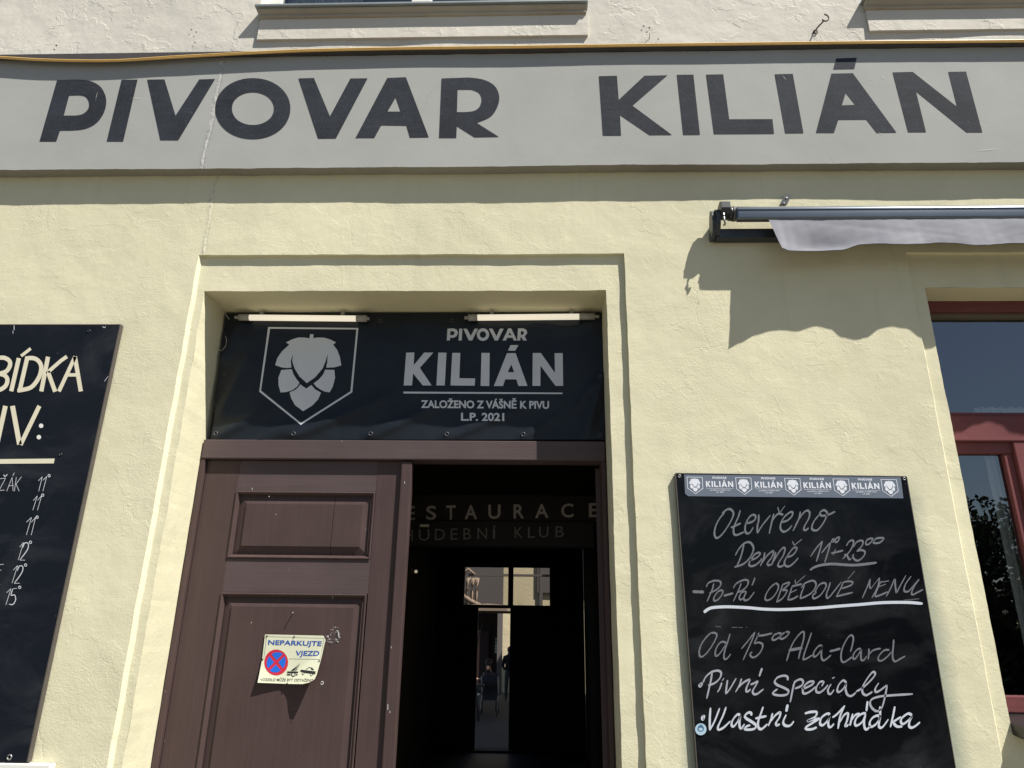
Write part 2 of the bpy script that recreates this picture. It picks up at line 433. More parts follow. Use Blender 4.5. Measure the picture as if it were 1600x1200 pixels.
M_wood_in = wood_paint("taupe_inner_window_paint", (.13, .11, .08), .5, False)
M_banner = simple("black_vinyl", (.011, .0145, .020), .36, .35, 6, .0006, 30, spec=.28)
M_print = simple("pale_grey_print", (.60, .62, .65), .6, .07, 12)
M_boardL = blackboard_mat("slate_board_paint", (.0058, .0085, .014), .6, .6)
M_boardR = blackboard_mat("glossy_blackboard", (.0032, .0039, .0052), .13, .55)
M_edge = simple("board_edge_grey", (.075, .065, .055), .7, .3, 60)
M_cream = simple("cream_sign_paint", (.66, .62, .47), .7, .08, 20)
M_chalk = chalk_mat("white_chalk", (.155, .168, .19), lo=.6)
M_chalkb = chalk_mat("bright_chalk_marker", (.56, .60, .68), lo=.8)
M_chalkL = chalk_mat("fine_chalk_marker", (.62, .64, .68), lo=.7)
M_head = simple("blue_grey_header_print", (.13, .155, .20), .35, .12, 8)
M_headp = simple("header_white_print", (.68, .71, .77), .5, .03, 20)
M_steel = simple("dull_steel", (.33, .33, .33), .4, .2, 60, metal=.8)
M_darkm = simple("charcoal_powder_coat", (.030, .034, .040), .38, .2, 40)
M_alu = simple("blue_grey_aluminium", (.16, .185, .21), .32, .12, 14, metal=.75)
M_fab = simple("grey_awning_cloth", (.205, .21, .24), .85, .07, 20, .0005, 400)
M_fabroll = simple("weathered_cloth_roll", (.17, .165, .155), .9, .35, 26, .0015, 60)
M_cable = simple("yellow_cable_sheath", (.82, .52, .17), .3, .15, 40)
M_cabled = simple("brown_cable_sheath", (.16, .11, .08), .6, .2, 40)
M_tube = simple("milky_tube", (.74, .70, .58), .35, .05, 60)
M_tube.node_tree.nodes["Principled BSDF"].inputs["Emission Color"].default_value = (1, .90, .72, 1); M_tube.node_tree.nodes["Principled BSDF"].inputs["Emission Strength"].default_value = .40
M_tubecap = simple("grey_plastic_cap", (.34, .33, .31), .5, .1, 40)
M_dirt = simple("black_grime", (.02, .018, .015), .9, .3, 80)
M_white = simple("white_paint", (.72, .71, .66), .5, .06, 20)
M_blue = simple("dark_blue_print", (.03, .04, .14), .4, .1, 20)
M_signw = simple("ivory_sign_plastic", (.66, .67, .50), .4, .05, 50)
M_signb = simple("sign_blue", (.018, .09, .38), .4, .06, 60)
M_discb = simple("disc_blue", (.01, .13, .62), .4, .05, 60)
M_discr = simple("disc_red", (.52, .02, .045), .4, .05, 60)
M_ink = simple("black_ink", (.012, .012, .012), .5, .1, 60)
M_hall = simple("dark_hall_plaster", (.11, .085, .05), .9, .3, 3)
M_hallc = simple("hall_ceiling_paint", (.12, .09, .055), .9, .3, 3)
M_beam = simple("black_board_paint", (.010, .008, .008), .7, .3, 9)
M_ghost = simple("faded_sign_lettering", (.46, .42, .38), .8, .15, 20)
M_ghost2 = simple("dim_sign_lettering", (.20, .185, .175), .8, .15, 20)
M_backd = simple("black_back_door", (.008, .007, .007), .6, .3, 6)
M_floor = simple("worn_floor_tiles", (.07, .065, .06), .55, .3, 5)
M_glass = glass_mat("window_glass")
M_fan = glass_mat("fanlight_glass", (.82, .81, .79))
M_curt = simple("sheer_curtain", (.88, .87, .80), .9, .08, 20)
M_lamp = simple("lamp_glass", (.6, .58, .5), .3)

# ------------------------------------------------------------------ ground and street
def sheet(name, x0, x1, y0, y1, z, mat, kind='structure'):
    return props(mesh(name, [(x0, y0, z), (x1, y0, z), (x1, y1, z), (x0, y1, z)], [(0, 1, 2, 3)], mat), kind=kind)
M_pave = simple("granite_pavement", (.165, .145, .108), .85, .2, 4, .003, 20)
M_road = simple("asphalt", (.055, .054, .052), .85, .25, 3, .003, 60)
M_court = simple("courtyard_paving", (.045, .045, .047), .85, .25, 2, .004, 10)
sheet("pavement", -60, 60, -7.0, .0, 0, M_pave)
bmk = bmesh.new(); add_box(bmk, -60, 60, -7.15, -7.0, -.15, 0.004, .01)
props(bm_obj("kerb", bmk, M_pave), kind='structure')
sheet("road", -60, 60, -13.0, -7.15, -.13, M_road)
sheet("ground", -150, 150, -150, -13.0, -.05, M_road)
sheet("courtyard_ground", -40, 40, 8.95, 150, -.5, M_court)

# ------------------------------------------------------------------ the facade
B = thing("building", "yellow and cream plastered brewery building with grey sign band above the brown doorway", "building")

DX0, DX1, DZ = -1.404, .290, 2.992          # door opening
SX0, SX1, SZ = -1.448, .369, 3.156          # shallow surround round the door
WX0, WX1, WZ0, WZ1 = 1.590, 2.46, 1.372, 3.003
VX0, VX1, VZ = 1.530, 2.52, 3.156
SD = .017                                   # depth of the surround step
CH = .007

def wob(x, z, a=1.0):
    v = Vector((x * 9, z * 9, 3.1)); w = Vector((x * 2.1, z * 2.1, 8.2))
    return Vector((noise.noise(v) * .0022 + noise.noise(v * 4) * .0012, (noise.noise(w) * .004 + noise.noise(v) * .0012) * a,
                   noise.noise(v + Vector((5, 9, 1))) * .0022 + noise.noise(v * 4 + Vector((5, 9, 1))) * .0012))

def lines(lo, hi, step, extra):
    a = []; x = lo
    while x < hi: a.append(round(x, 5)); x += step
    a.append(hi)
    a = [v for v in a if all(abs(v - e) > step * .45 for e in extra)] + list(extra)
    return sorted(set(a))

def step_d(x, z, x0, x1, zt, c0=CH, c1=.001):
    if z > zt - .0005: return 0
    t = min((x - x0) / c0 if x < (x0 + x1) / 2 else (x1 - x) / c1, (zt - z) / .0015, 1)
    return SD * max(t, 0)

def joint(x, z, xc, amp):   # rough vertical seam left of the doorway, patched and crumbling
    xx = x - xc - .012 * noise.noise(Vector((0, 0, z * 4))) - .003 * noise.noise(Vector((0, 1, z * 40)))
    m = max(0, .35 + 1.3 * noise.noise(Vector((2, 5, z * 9))))
    return -amp * math.exp(-(xx / .006) ** 2) * m * (.3 + 1.6 * abs(noise.noise(Vector((x * 140, 0, z * 70))))) + amp * 1.2 * math.exp(-((xx - .009) / .0035) ** 2) * (.3 + abs(noise.noise(Vector((9, 0, z * 50)))))

XJ = at(333, 300).x
def wall_y(x, z):
    y = step_d(x, z, SX0, SX1, SZ, .010) + step_d(x, z, VX0, VX1, VZ, .012)
    if z > SZ: y += joint(x, z, XJ, .0016)
    return y

xs = lines(-3.4, 3.4, .02, [SX0, SX0 + .012, SX1 - .001, SX1, DX0, DX1, VX0, VX0 + .012, WX0, WX1, VX1 - .001, VX1] + [XJ + k * .003 for k in range(-5, 8)])
zs = lines(0.0, 3.56, .02, [SZ - .0015, SZ, VZ - .0015 if VZ != SZ else SZ - .0015, DZ, WZ0, WZ1])
zs = [z for z in zs if z > 1.0 or abs((z * 10) % 1) < .01 or z == 0]
def grid_wall(name, xs, zs, yf, hole, mat, parent, a=1.0):
    V = []; idx = {}
    for i, x in enumerate(xs):
        for j, z in enumerate(zs):
            w = wob(x, z, a); idx[i, j] = len(V); V.append((x + w.x, yf(x, z) + w.y, z + w.z))
    Fc = []
    for i in range(len(xs) - 1):
        for j in range(len(zs) - 1):
            if hole((xs[i] + xs[i + 1]) / 2, (zs[j] + zs[j + 1]) / 2): continue
            Fc.append((idx[i, j], idx[i + 1, j], idx[i + 1, j + 1], idx[i, j + 1]))
    return mesh(name, V, Fc, mat, parent)
def hole(x, z): return (DX0 < x < DX1 and z < DZ) or (WX0 < x < WX1 and WZ0 < z < WZ1)
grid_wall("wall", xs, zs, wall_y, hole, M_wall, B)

def reveal(name, pts, yback, mat):
    """strip from the displaced wall edge back to yback; pts = list of (x, z) along the edge"""
    V = []; n = len(pts); K = 6
    for (x, z) in pts:
        w = wob(x, z); y0 = wall_y(x, z) + w.y
        for k in range(K + 1):
            t = k / K; b = noise.noise(Vector((x * 8, t * 3, z * 8))) * .0015
            V.append((x + w.x * (1 - t) + b, y0 + (yback - y0) * t, z + w.z * (1 - t) + b))
    Fc = [(i * (K + 1) + k, i * (K + 1) + k + 1, (i + 1) * (K + 1) + k + 1, (i + 1) * (K + 1) + k) for i in range(n - 1) for k in range(K)]
    return mesh(name, V, Fc, mat, B)
zd = [z for z in zs if z <= DZ]; xd = [x for x in xs if DX0 <= x <= DX1]
reveal("door_reveal", [(DX0, z) for z in zd], .27, M_surr)
reveal("door_reveal", [(DX1, z) for z in zd], .27, M_surr)
reveal("door_soffit", [(x, DZ) for x in xd], .27, M_surr)
zw = [z for z in zs if WZ0 <= z <= WZ1]; xw = [x for x in xs if WX0 <= x <= WX1]
reveal("window_reveal", [(WX0, z) for z in zw], .20, M_surr); reveal("window_reveal", [(WX1, z) for z in zw], .20, M_surr)
reveal("window_soffit", [(x, WZ1) for x in xw], .20, M_surr); reveal("window_seat", [(x, WZ0) for x in xw], .20, M_surr)

# upper storey
M_upz = 6.6
UW0, UW1 = at(405, 0, .0).x, at(905, 0, 0).x
UZ0 = 4.50
xs2 = lines(-3.4, 3.4, .025, [UW0, UW1, 1.66, 2.6]); zs2 = lines(4.10, 4.64, .02, [UZ0]) + [4.8, 5.2, 5.6, 6.1, M_upz]
def hole2(x, z): return z > UZ0 and z < 6.1 and (UW0 < x < UW1 or 1.66 < x < 2.6)
grid_wall("upper_wall", xs2, zs2, lambda x, z: joint(x, z, XJ, .001) + .004 * noise.noise(Vector((x * 3, z * 3, 1))), hole2, M_upper, B)
# bulk of the house behind the facade: roof slab and rear, so that the passage is closed and the courtyard shaded
box("upper_storey", -3.6, 3.6, .35, 8.6, 3.9, 9.5, M_hall, B, 0)
M_backwall = simple("courtyard_side_plaster", (.42, .38, .28), .9, .1, 2)

# ------------------------------------------------------------------ sign band
SB = thing("shop_sign", "wide grey painted band across the facade with large dark lettering PIVOVAR KILIÁN", "sign", (0, -.03, 3.56))
BF = -.055
BZ0, BZ1 = 3.556, 4.172
XJb = at(333, 170, BF).x
xb = lines(-3.4, 3.4, .02, [XJb + k * .003 for k in range(-5, 8)])
def band_front():
    V = []; zs_ = lines(BZ0, BZ1, .010, []); 
    for x in xb:
        for j, z in enumerate(zs_):
            w = wob(x, z + 20, .35); dz = w.z * (1 if j else 1.2)
            V.append((x, BF + w.y + joint(x, z, XJb, .0022), z + dz + (.0016 * noise.noise(Vector((x * 1.2, 4, 4))) * 3 if j == 0 else 0)))
    n = len(zs_)
    # soffit row
    Fc = [(i * n + j, (i + 1) * n + j, (i + 1) * n + j + 1, i * n + j + 1) for i in range(len(xb) - 1) for j in range(n - 1)]
    mesh("band", V, Fc, M_band, SB)
    V2 = []
    for i, x in enumerate(xb):
        a = V[i * n]
        for k in range(4): V2.append((x, a[1] + (.004 - a[1]) * k / 3, a[2] + .001 * noise.noise(Vector((x * 15, k, 2)))))
    mesh("band_underside", V2, [(i * 4 + k, i * 4 + k + 1, (i + 1) * 4 + k + 1, (i + 1) * 4 + k) for i in range(len(xb) - 1) for k in range(3)], M_bandsof, SB)
band_front()

fb = lambda x, y: at(x, y, BF - .0042)
c1 = lambda p: tf(p, 4, 0, 0); c2 = lambda p: tf(p, 4, 400, 0); c3 = lambda p: tf(p, 4, 800, 0); c4 = lambda p: tf(p, 4, 1200, 0)
def rnd(pts, k=5): return catmull(pts, k)
P_out = [(247, 884), (357, 500)] + rnd([(480, 497), (560, 505), (620, 535), (652, 580), (664, 630), (655, 690), (625, 745), (580, 785), (520, 808), (450, 815)]) + [(375, 816), (352, 884)]
P_in = [(399, 722), (432, 597)] + rnd([(490, 595), (530, 602), (553, 630), (556, 665), (540, 695), (510, 715), (470, 722)])
big = [
    [c1(P_out), c1(P_in)],
    [c1([(667, 884), (760, 498), (860, 497), (770, 884)])],
    [c1([(920, 497), (1028, 496), (1097, 722), (1245, 496), (1345, 493), (1115, 876), (1002, 876)])],
    [ell(395, 169.7, 58.8, 47.8, 48, 2.05), ell(395.2, 169.7, 32.8, 25.5, 40, 2.05)],
    [c2([(265, 490), (362, 487), (462, 727), (590, 490), (698, 489), (500, 865), (388, 866)])],
    [c2([(622, 862), (820, 487), (937, 482), (1080, 858), (962, 860), (940, 785), (783, 783), (740, 862)]), c2([(822, 697), (873, 610), (904, 697)])],
    [c2([(1144, 862), (1160, 490)] + rnd([(1330, 484), (1420, 497), (1490, 535), (1520, 600), (1508, 670), (1465, 730), (1380, 768)]) + [(1518, 855), (1366, 858), (1255, 788), (1252, 862)]),
     c2([(1256, 700), (1260, 560)] + rnd([(1345, 560), (1392, 580), (1410, 620), (1398, 665), (1365, 692), (1310, 700)]))],
    [c3([(543, 476), (656, 473), (667, 624), (828, 473), (972, 470), (753, 660), (1000, 843), (860, 844), (675, 718), (682, 847), (568, 847)])],
    [c3([(1030, 467), (1134, 466), (1175, 842), (1070, 843)])],
    [c3([(1213, 466), (1320, 464), (1358, 745), (1628, 744), (1638, 836), (1262, 838)])],
    [c4([(42, 464), (155, 461), (222, 832), (108, 833)])],
    [c4([(300, 830), (397, 460), (530, 457), (803, 828), (680, 830), (615, 747), (440, 748), (413, 830)]), c4([(462, 658), (486, 580), (546, 655)])],
    [c4([(408, 433), (427, 365), (555, 361), (540, 430)])],
    [c4([(779, 452), (905, 449), (1182, 667), (1127, 449), (1238, 447), (1340, 827), (1242, 827), (925, 570), (988, 826), (876, 826)])],
]
cutx = [k * 9.0 for k in range(0, 180)]; cuty = [90 + k * 7.0 for k in range(0, 24)]
def fband(x, y):
    p = at(x, y, BF); w = wob(p.x, p.z + 20, .35)
    return at(x, y, BF + w.y + joint(p.x, p.z, XJb, .0022) - .0011)
for i, L in enumerate(big):
    fpoly("accent_mark" if i == 12 else "letter", L, fband, M_letter, SB, (cutx, cuty))
# scratches and chalky scuffs
def scratch(pts, w, parent, fn, mat, nm="scratch"):
    for (a, b), ww in zip(pts, w):
        dx, dy = b[0] - a[0], b[1] - a[1]; l = math.hypot(dx, dy); nx, ny = -dy / l * ww * .35, dx / l * ww * .35
        m = ((a[0] + b[0]) / 2 + nx, (a[1] + b[1]) / 2 + ny)
        fpoly(nm, [[a, (m[0] - nx * 1.8, m[1] - ny * 1.8), b, m]], fn, mat, parent)
M_scr = simple("pale_scuff", (.62, .62, .6), .8)
scratch([[(1273, 72), (1281, 79)], [(1372, 207), (1381, 211)], [(1517, 236), (1567, 232)], [(1222, 117), (1229, 126)], [(1355, 123), (1365, 124)], [(885, 130), (889, 138)],
         [(891, 143), (896, 154)], [(153, 142), (149, 158)], [(205, 154), (222, 153)], [(1376, 119), (1384, 124)], [(505, 87), (507, 89)], [(1068, 81), (1070, 79)], [(1127, 79), (1128, 78)]],
        [.8, .9, .9, .8, .6, .5, .5, .7, 1.0, .8, 1.4, 1.4, 1.4], SB, lambda x, y: fband(x, y) + Vector((0, -.0006, 0)), M_scr, "scuff")

# flashing on top of the band; its front skirt is bent down at the left end, where the cables sag
cpts = [(-250, 84), (-100, 87), (0, 90.5), (60, 94), (130, 95.7), (190, 95), (260, 91), (330, 87), (400, 83.3), (500, 79.3), (650, 76.4), (800, 74.6), (1000, 71.6), (1200, 69), (1400, 66.6), (1600, 65), (1850, 63)]
def flashing():
    X = [-3.4 + .05 * k for k in range(137)]; V = []
    cc = sorted((at(a, b, -.081).x, at(a, b, -.081).z) for a, b in catmull(cpts, 5))
    for x in X:
        e = .0015 * noise.noise(Vector((x * 3, 0, 0))) + .001 * noise.noise(Vector((x * 9, 3, 0)))
        zf = 4.181 + e; zs_ = zf - .006
        for (a, b), (c, d) in zip(cc, cc[1:]):
            if a <= x <= c: zs_ = min(zs_, b + (d - b) * (x - a) / (c - a) - .003)
        if x < cc[0][0]: zs_ = 4.14
        V += [(x, .004, zf + .02), (x, -.082 + e * .5, zf), (x, -.080 + e * .5, zs_), (x, -.079, zs_), (x, -.078, zf - .006), (x, .004, zf - .009)]
    Fc = [(i * 6 + k, (i + 1) * 6 + k, (i + 1) * 6 + (k + 1) % 6, i * 6 + (k + 1) % 6) for i in range(len(X) - 1) for k in range(6)]
    return mesh("flashing", V, Fc, M_zincd, SB)
flashing()

# yellow cables along the flashing
def cable(name, pts, pl, r, mat, label, cat="cable", group=None):
    P = [at(x, y, pl) for x, y in catmull(pts, 6)]
    o = tube(name, P, r, mat, None, 8); return props(o, label, cat, group)
cable("cable", cpts, -.083, .0043, M_cable, "thick yellow cable strung along the top edge of the grey sign band", "cable", "cables along the sign band")
cable("cable", [(x, y - (1.6 if x < 200 else 2.2)) for x, y in cpts], -.086, .0033, M_cable, "thinner yellow cable just above the thick cable on the sign band", "cable", "cables along the sign band")
cable("wire", [(1060, 71), (1080, 74), (1105, 77), (1130, 77), (1160, 74), (1190, 71), (1215, 69)], -.060, .0012, M_cabled, "thin brown wire hanging in a shallow loop under the yellow cables above the letter L", "wire", "loose thin wires")
cable("wire", [(1075, 70), (1100, 73.5), (1130, 75), (1165, 73), (1200, 69)], -.061, .0010, M_cabled, "thinnest brown wire nestled just above the other wire loop over the letter L", "wire", "loose thin wires")

# ------------------------------------------------------------------ upper windows with sills
def upper_sill(xa, xb_):
    zt = 4.425
    s = bmesh.new()  # moulded ledge: profile extruded along x
    prof = [(.0, 4.444), (-.020, 4.444), (-.026, 4.447), (-.027, 4.455), (-.022, 4.460), (-.030, 4.468), (-.038, 4.476), (-.040, 4.484), (.0, 4.4855)]
    X = [xa + .0 + (xb_ - xa) * k / 40 for k in range(41)]; V = []
    for i, x in enumerate(X):
        for (y, z) in prof: V.append((x, y + .0015 * noise.noise(Vector((x * 9, y * 30, z * 30))), z + .002 * noise.noise(Vector((x * 6, y * 30, z * 9)))))
    m = len(prof); Fc = [(i * m + k, (i + 1) * m + k, (i + 1) * m + k + 1, i * m + k + 1) for i in range(40) for k in range(m - 1)]
    Fc += [tuple(range(m)), tuple(40 * m + k for k in range(m))[::-1]]
    ob = mesh("window_ledge", V, Fc, M_ledge, B)
    # sheet metal drip
    box("sill_flashing", xa - .012, xb_ + .008, -.054, .05, 4.4865, 4.4985, M_zinc, ob, .002)
    # apron panel
    V = []; zz = [4.321, 4.3225] + [4.334 + k * .0122 for k in range(10)]; zz = sorted(zz)
    for x in X:
        for z in zz:
            w = wob(x, z + 7, .4); V.append((x + .006, -.0135 + w.y * .5, z + w.z * .5))
    q = len(zz); F2 = [(i * q + j, (i + 1) * q + j, (i + 1) * q + j + 1, i * q + j + 1) for i in range(40) for j in range(q - 1)]
    o = len(V)
    for (i, flip) in ((0, 1), (40, 0)):     # returns to the wall
        for j in range(q): V.append((V[i * q + j][0], .012, V[i * q + j][2]))
    for e, i in enumerate((0, 40)):
        for j in range(q - 1):
            F2.append((i * q + j, o + e * q + j, o + e * q + j + 1, i * q + j + 1))
    o2 = len(V)
    for i in range(41): V.append((V[i * q][0], .012, V[i * q][2]))
    for i in range(40): F2.append((i * q, (i + 1) * q, o2 + i + 1, o2 + i))
    mesh("window_apron", V, F2, M_upper, B)
XL0, XL1 = -1.352, .236
upper_sill(XL0, XL1); upper_sill(1.548, 3.1)
def upper_window(xa, xb_):
    y = .09
    for a, b in ((xa - .03, xa + .004), (xb_ - .004, xb_ + .03)): box("upper_reveal", a, b, .012, .20, 4.40, 6.15, M_upper, B, 0)
    box("upper_seat", xa - .03, xb_ + .03, .051, .20, 4.40, 4.497, M_upper, B, 0)
    fr = bmesh.new()
    add_box(fr, xa, xa + .07, y, y + .05, 4.48, 6.1, .004); add_box(fr, xb_ - .07, xb_, y, y + .05, 4.48, 6.1, .004)
    add_box(fr, xa + .07, xb_ - .07, y + .002, y + .048, 4.48, 4.55, .004); add_box(fr, xa + .07, xb_ - .07, y + .002, y + .048, 6.02, 6.1, .004)
    xm = (xa + xb_) / 2; add_box(fr, xm - .05, xm + .05, y - .004, y + .04, 4.55, 6.02, .004)
    w = bm_obj("upper_window", fr, M_white, B)
    mesh("pane", [(xa + .07, y + .02, 4.55), (xm - .05, y + .02, 4.55), (xm - .05, y + .02, 6.02), (xa + .07, y + .02, 6.02)], [(0, 1, 2, 3)], M_glass, w)
    mesh("pane", [(xm + .05, y + .02, 4.55), (xb_ - .07, y + .02, 4.55), (xb_ - .07, y + .02, 6.02), (xm + .05, y + .02, 6.02)], [(0, 1, 2, 3)], M_glass, w)
    V = []; nf = 80
    for i in range(nf + 1):
        x = xa + .05 + .4 * i / nf; V += [(x, y + .12 + .012 * math.sin(i * .9), 4.45), (x, y + .12 + .012 * math.sin(i * .9), 6.05)]
    mesh("curtain", V, [(2 * i, 2 * i + 2, 2 * i + 3, 2 * i + 1) for i in range(nf)], M_curt, w)
upper_window(UW0, UW1); upper_window(1.66, 2.6)

# ------------------------------------------------------------------ doorway: frame, leaf
FY = .208                                    # front of the frame
LY = .232                                    # front of the door leaf
LZ0, LZ1 = at(640, 718, FY).z, at(640, 688, FY).z
bmf = bmesh.new(); add_box(bmf, -1.398, .284, FY, .30, LZ0, LZ1, .004)
lint = bm_obj("door_lintel", bmf, M_doorh, B)
box("door_jamb", -1.400, -1.380, FY + .004, .30, 0, LZ0, M_door, B, .003)
box("door_jamb", .268, .286, FY + .004, .30, 0, LZ0, M_door, B, .003)
# panel behind the banner
box("boarded_fanlight", -1.398, .284, .262, .29, LZ1, 2.99, M_door, B, 0)

leaf = thing_leaf = None
lx0, lx1 = -1.378, at(629, 760, LY).x + .012
def leaf_build():
    # stiles and rails meet at fine joints, panels are separate raised boards
    o = mesh("door_leaf", [], [], M_door, B)
    ztop = LZ0 - .003
    px = lambda x, y: at(x, y, LY)
    tp = (px(366, 767).x, px(585, 769).x, px(470, 768).z, px(470, 873.5).z)      # top panel opening x0,x1,ztop,zbot
    lp = (px(348, 925).x, px(576, 928).x, px(470, 927).z, .72)
    tp = ((tp[0] + px(358, 873).x) / 2, (tp[1] + px(581, 875).x) / 2, tp[2], tp[3]); lp = (tp[0] - .003, tp[1] - .003, lp[2], lp[3])
    x0, x1 = lx0, lx1
    t = .04
    def brd(nm, a, b, c, d, mat, y=LY): return box(nm, a, b, y, y + t, c, d, mat, o, .0012)
    brd("stile", x0, tp[0], .02, ztop, M_door); brd("stile", tp[1], x1, .02, ztop, M_door)
    brd("rail", tp[0], tp[1], tp[2], ztop, M_doorh, LY + .0007)
    brd("rail", tp[0], tp[1], lp[2], tp[3], M_doorh, LY + .0007)
    brd("rail", tp[0], tp[1], .56, .72, M_doorh, LY + .0007); brd("rail", tp[0], tp[1], .02, .16, M_doorh, LY + .0007)
    def panel(a, b, top, bot, crack=None):
        # moulding: quarter-round frame just inside the opening
        V, Fc = [], []
        prof = [(.0, -.004), (.005, -.006), (.010, -.003), (.013, .004), (.016, .010)]   # inset, y offset
        for (ins, dy) in prof: V += [(a + ins, LY + dy, bot + ins), (b - ins, LY + dy, bot + ins), (b - ins, LY + dy, top - ins), (a + ins, LY + dy, top - ins)]
        for i in range(len(prof) - 1):
            for k in range(4): Fc.append((i * 4 + k, i * 4 + (k + 1) % 4, (i + 1) * 4 + (k + 1) % 4, (i + 1) * 4 + k))
        mesh("moulding", V, Fc, M_door, o)
        # raised and fielded panel
        cols = [(a + .014, b - .014)] if crack is None else [(a + .014, crack - .001), (crack + .001, b - .014)]
        for ci, (p, q) in enumerate(cols):
            bl = .036 if ci == 0 else 0.0; br = .036 if ci == len(cols) - 1 else 0.0
            A = [(p, LY + .014, bot + .014), (q, LY + .014, bot + .014), (q, LY + .014, top - .014), (p, LY + .014, top - .014)]
            fi = [(p + bl, LY + .000, bot + .050), (q - br, LY + .000, bot + .050), (q - br, LY + .000, top - .052), (p + bl, LY + .000, top - .052)]
            C = [(x, LY + .0045, z) for x, _, z in fi]
            C = [(fi[0][0], LY + .0035, fi[0][2]), (fi[1][0], LY + .0035, fi[1][2]), (fi[2][0], LY + .0035, fi[2][2]), (fi[3][0], LY + .0035, fi[3][2])]
            Bk = [(x, LY + .03, z) for x, _, z in A]
            V = A + C + fi + Bk; Fc = []
            for k in range(4):
                k2 = (k + 1) % 4; Fc += [(k, k2, 4 + k2, 4 + k), (4 + k, 4 + k2, 8 + k2, 8 + k), (k2, k, 12 + k, 12 + k2)]
            Fc.append((8, 9, 10, 11)); Fc.append((15, 14, 13, 12))
            mesh("panel", V, Fc, M_door, o)
    panel(tp[0], tp[1], tp[2], tp[3], px(519, 825).x); panel(*lp)
    panel(tp[0], tp[1], .56, .16)
    box("cover_strip", px(629, 722).x, px(645, 722).x, LY - .016, LY + .03, .02, ztop - .004, M_door, o, .003)
    return o
leaf = leaf_build()
# nail, dowel and paint blobs on the leaf
def disc(name, x, y, r, pl, mat, parent, h=.003):
    p = at(x, y, pl); bm = bmesh.new(); add_tube(bm, [p + Vector((0, .001, 0)), p + Vector((0, -h * .6, 0)), p + Vector((0, -h, 0))], lambda t: r * (1 if t < .6 else .6), 10)
    return bm_obj(name, bm, mat, parent, False)
tube("nail", [at(459, 956, LY + .002), at(457, 958, LY - .022)], .0018, M_steel, leaf, 6)
M_tape = chalk_mat("torn_tape_residue", (.55, .55, .56), lo=.15)
random.seed(3)
resid = []
for k in range(150):
    u, v = random.random(), random.random()
    if v < .35 and u < .35: continue
    if random.random() > .22 + .65 * (u ** 3 + (1 - abs(v * 2 - 1)) * .0 + (v > .8) * .5): continue
    cx, cy = 506 + u * 25, 979 + v * 24; r = .25 + random.random() * .8
    resid.append(([(cx - r, cy), (cx + r, cy + random.uniform(-.5, .5))], r * 1.4, False))
resid += [([(527.5, 985), (528.5, 988), (530, 997)], 1.6, False), ([(514, 1003), (520, 1003.5)], .9, False)]
props(ribbons("tape_residue", resid, LY, M_tape, leaf, .0004), kind="stuff")
blob = [([(501.5, 1066), (504, 1064.5), (505.5, 1067), (503, 1069.5), (501, 1068)], 1.1, True), ([(510, 995), (513, 993.5), (512.5, 997)], 1.0, True),
        ([(519, 929), (520, 935)], .9, True), ([(420, 775.5), (421, 776)], 1.2, False), ([(394, 762), (394, 766)], .7, False)]
letters("paint_drip", blob, LY, M_scr, leaf, .0006)
blob2 = [([(606, 1100), (606, 1109)], 1.2, False), ([(632, 752), (632.5, 756)], 1.0, False), ([(611, 1010), (612, 1013)], 1.0, False), ([(609.5, 1111), (609, 1114)], 1.2, False)]
letters("paint_drip", blob2, LY - .016, M_tape, leaf, .0006)

# right leaf, swung inwards
ang = math.radians(-12.5)
def swing(o):     # hinged at the right jamb, swung a little past square into the passage
    Mx = Matrix.Translation((.270, .305, 0)) @ Matrix.Rotation(ang, 4, 'Z') @ Matrix.Translation((-.270, -.305, 0))
    o.data.transform(Mx); return o
ro = swing(box("door_leaf", .250, .285, .305, 1.08, .02, LZ0 - .01, M_door, B, .003))
props(ro, "inner face of the open right-hand leaf, in deep shade")
for (z0, z1) in ((.2, .6), (.75, 1.75), (1.85, 2.18)): swing(box("panel", .244, .250, .40, .98, z0, z1, M_door, ro, .002))
hp = at(940, 1161, .95)
swing(tube("handle", [Vector((.249, 1.02, hp.z + .01)), Vector((.210, 1.02, hp.z + .01)), Vector((.205, 1.01, hp.z + .01)), Vector((.205, .92, hp.z + .008))], .009, M_steel, ro))
swing(box("lock_plate", .246, .2495, .99, 1.05, hp.z - .09, hp.z + .07, M_steel, ro))

# ------------------------------------------------------------------ the hall behind
def hall():
    x0, x1, y0, y1, zc = -1.5, .74, .30, 8.72, 3.05
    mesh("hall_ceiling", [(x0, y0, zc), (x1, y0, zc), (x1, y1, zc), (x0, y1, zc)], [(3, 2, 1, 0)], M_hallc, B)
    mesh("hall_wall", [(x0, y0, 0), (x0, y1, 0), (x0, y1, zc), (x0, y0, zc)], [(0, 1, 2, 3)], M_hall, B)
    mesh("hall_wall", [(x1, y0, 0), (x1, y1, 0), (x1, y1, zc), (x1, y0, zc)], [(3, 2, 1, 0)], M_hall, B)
    mesh("hall_floor", [(x0, .0, 0.003), (x1, .0, 0.003), (x1, y1 + .25, 0.003), (x0, y1 + .25, 0.003)], [(0, 1, 2, 3)], M_floor, B)
    # masonry either side of the doorway so that no light leaks in
    bm = bmesh.new(); add_box(bm, -3.4, -1.415, .285, .34, 0, 3.9); add_box(bm, .302, 1.5, .285, .34, 0, 3.9); add_box(bm, -1.415, .302, .292, .34, 2.42, 3.9)
    add_box(bm, -3.6, -1.52, .36, 8.9, 0, 3.88); add_box(bm, .76, 1.5, .36, 8.9, 0, 3.88); add_box(bm, -1.52, .76, .36, 8.9, 3.06, 3.88)
    bm_obj("masonry", bm, M_hall, B)
    # reveal of the passage arch: a pilaster on the right wall
    box("pilaster", .66, .74, 1.25, 1.6, 0, 3.04, M_hall, B, .004)
hall()
RY = 1.25
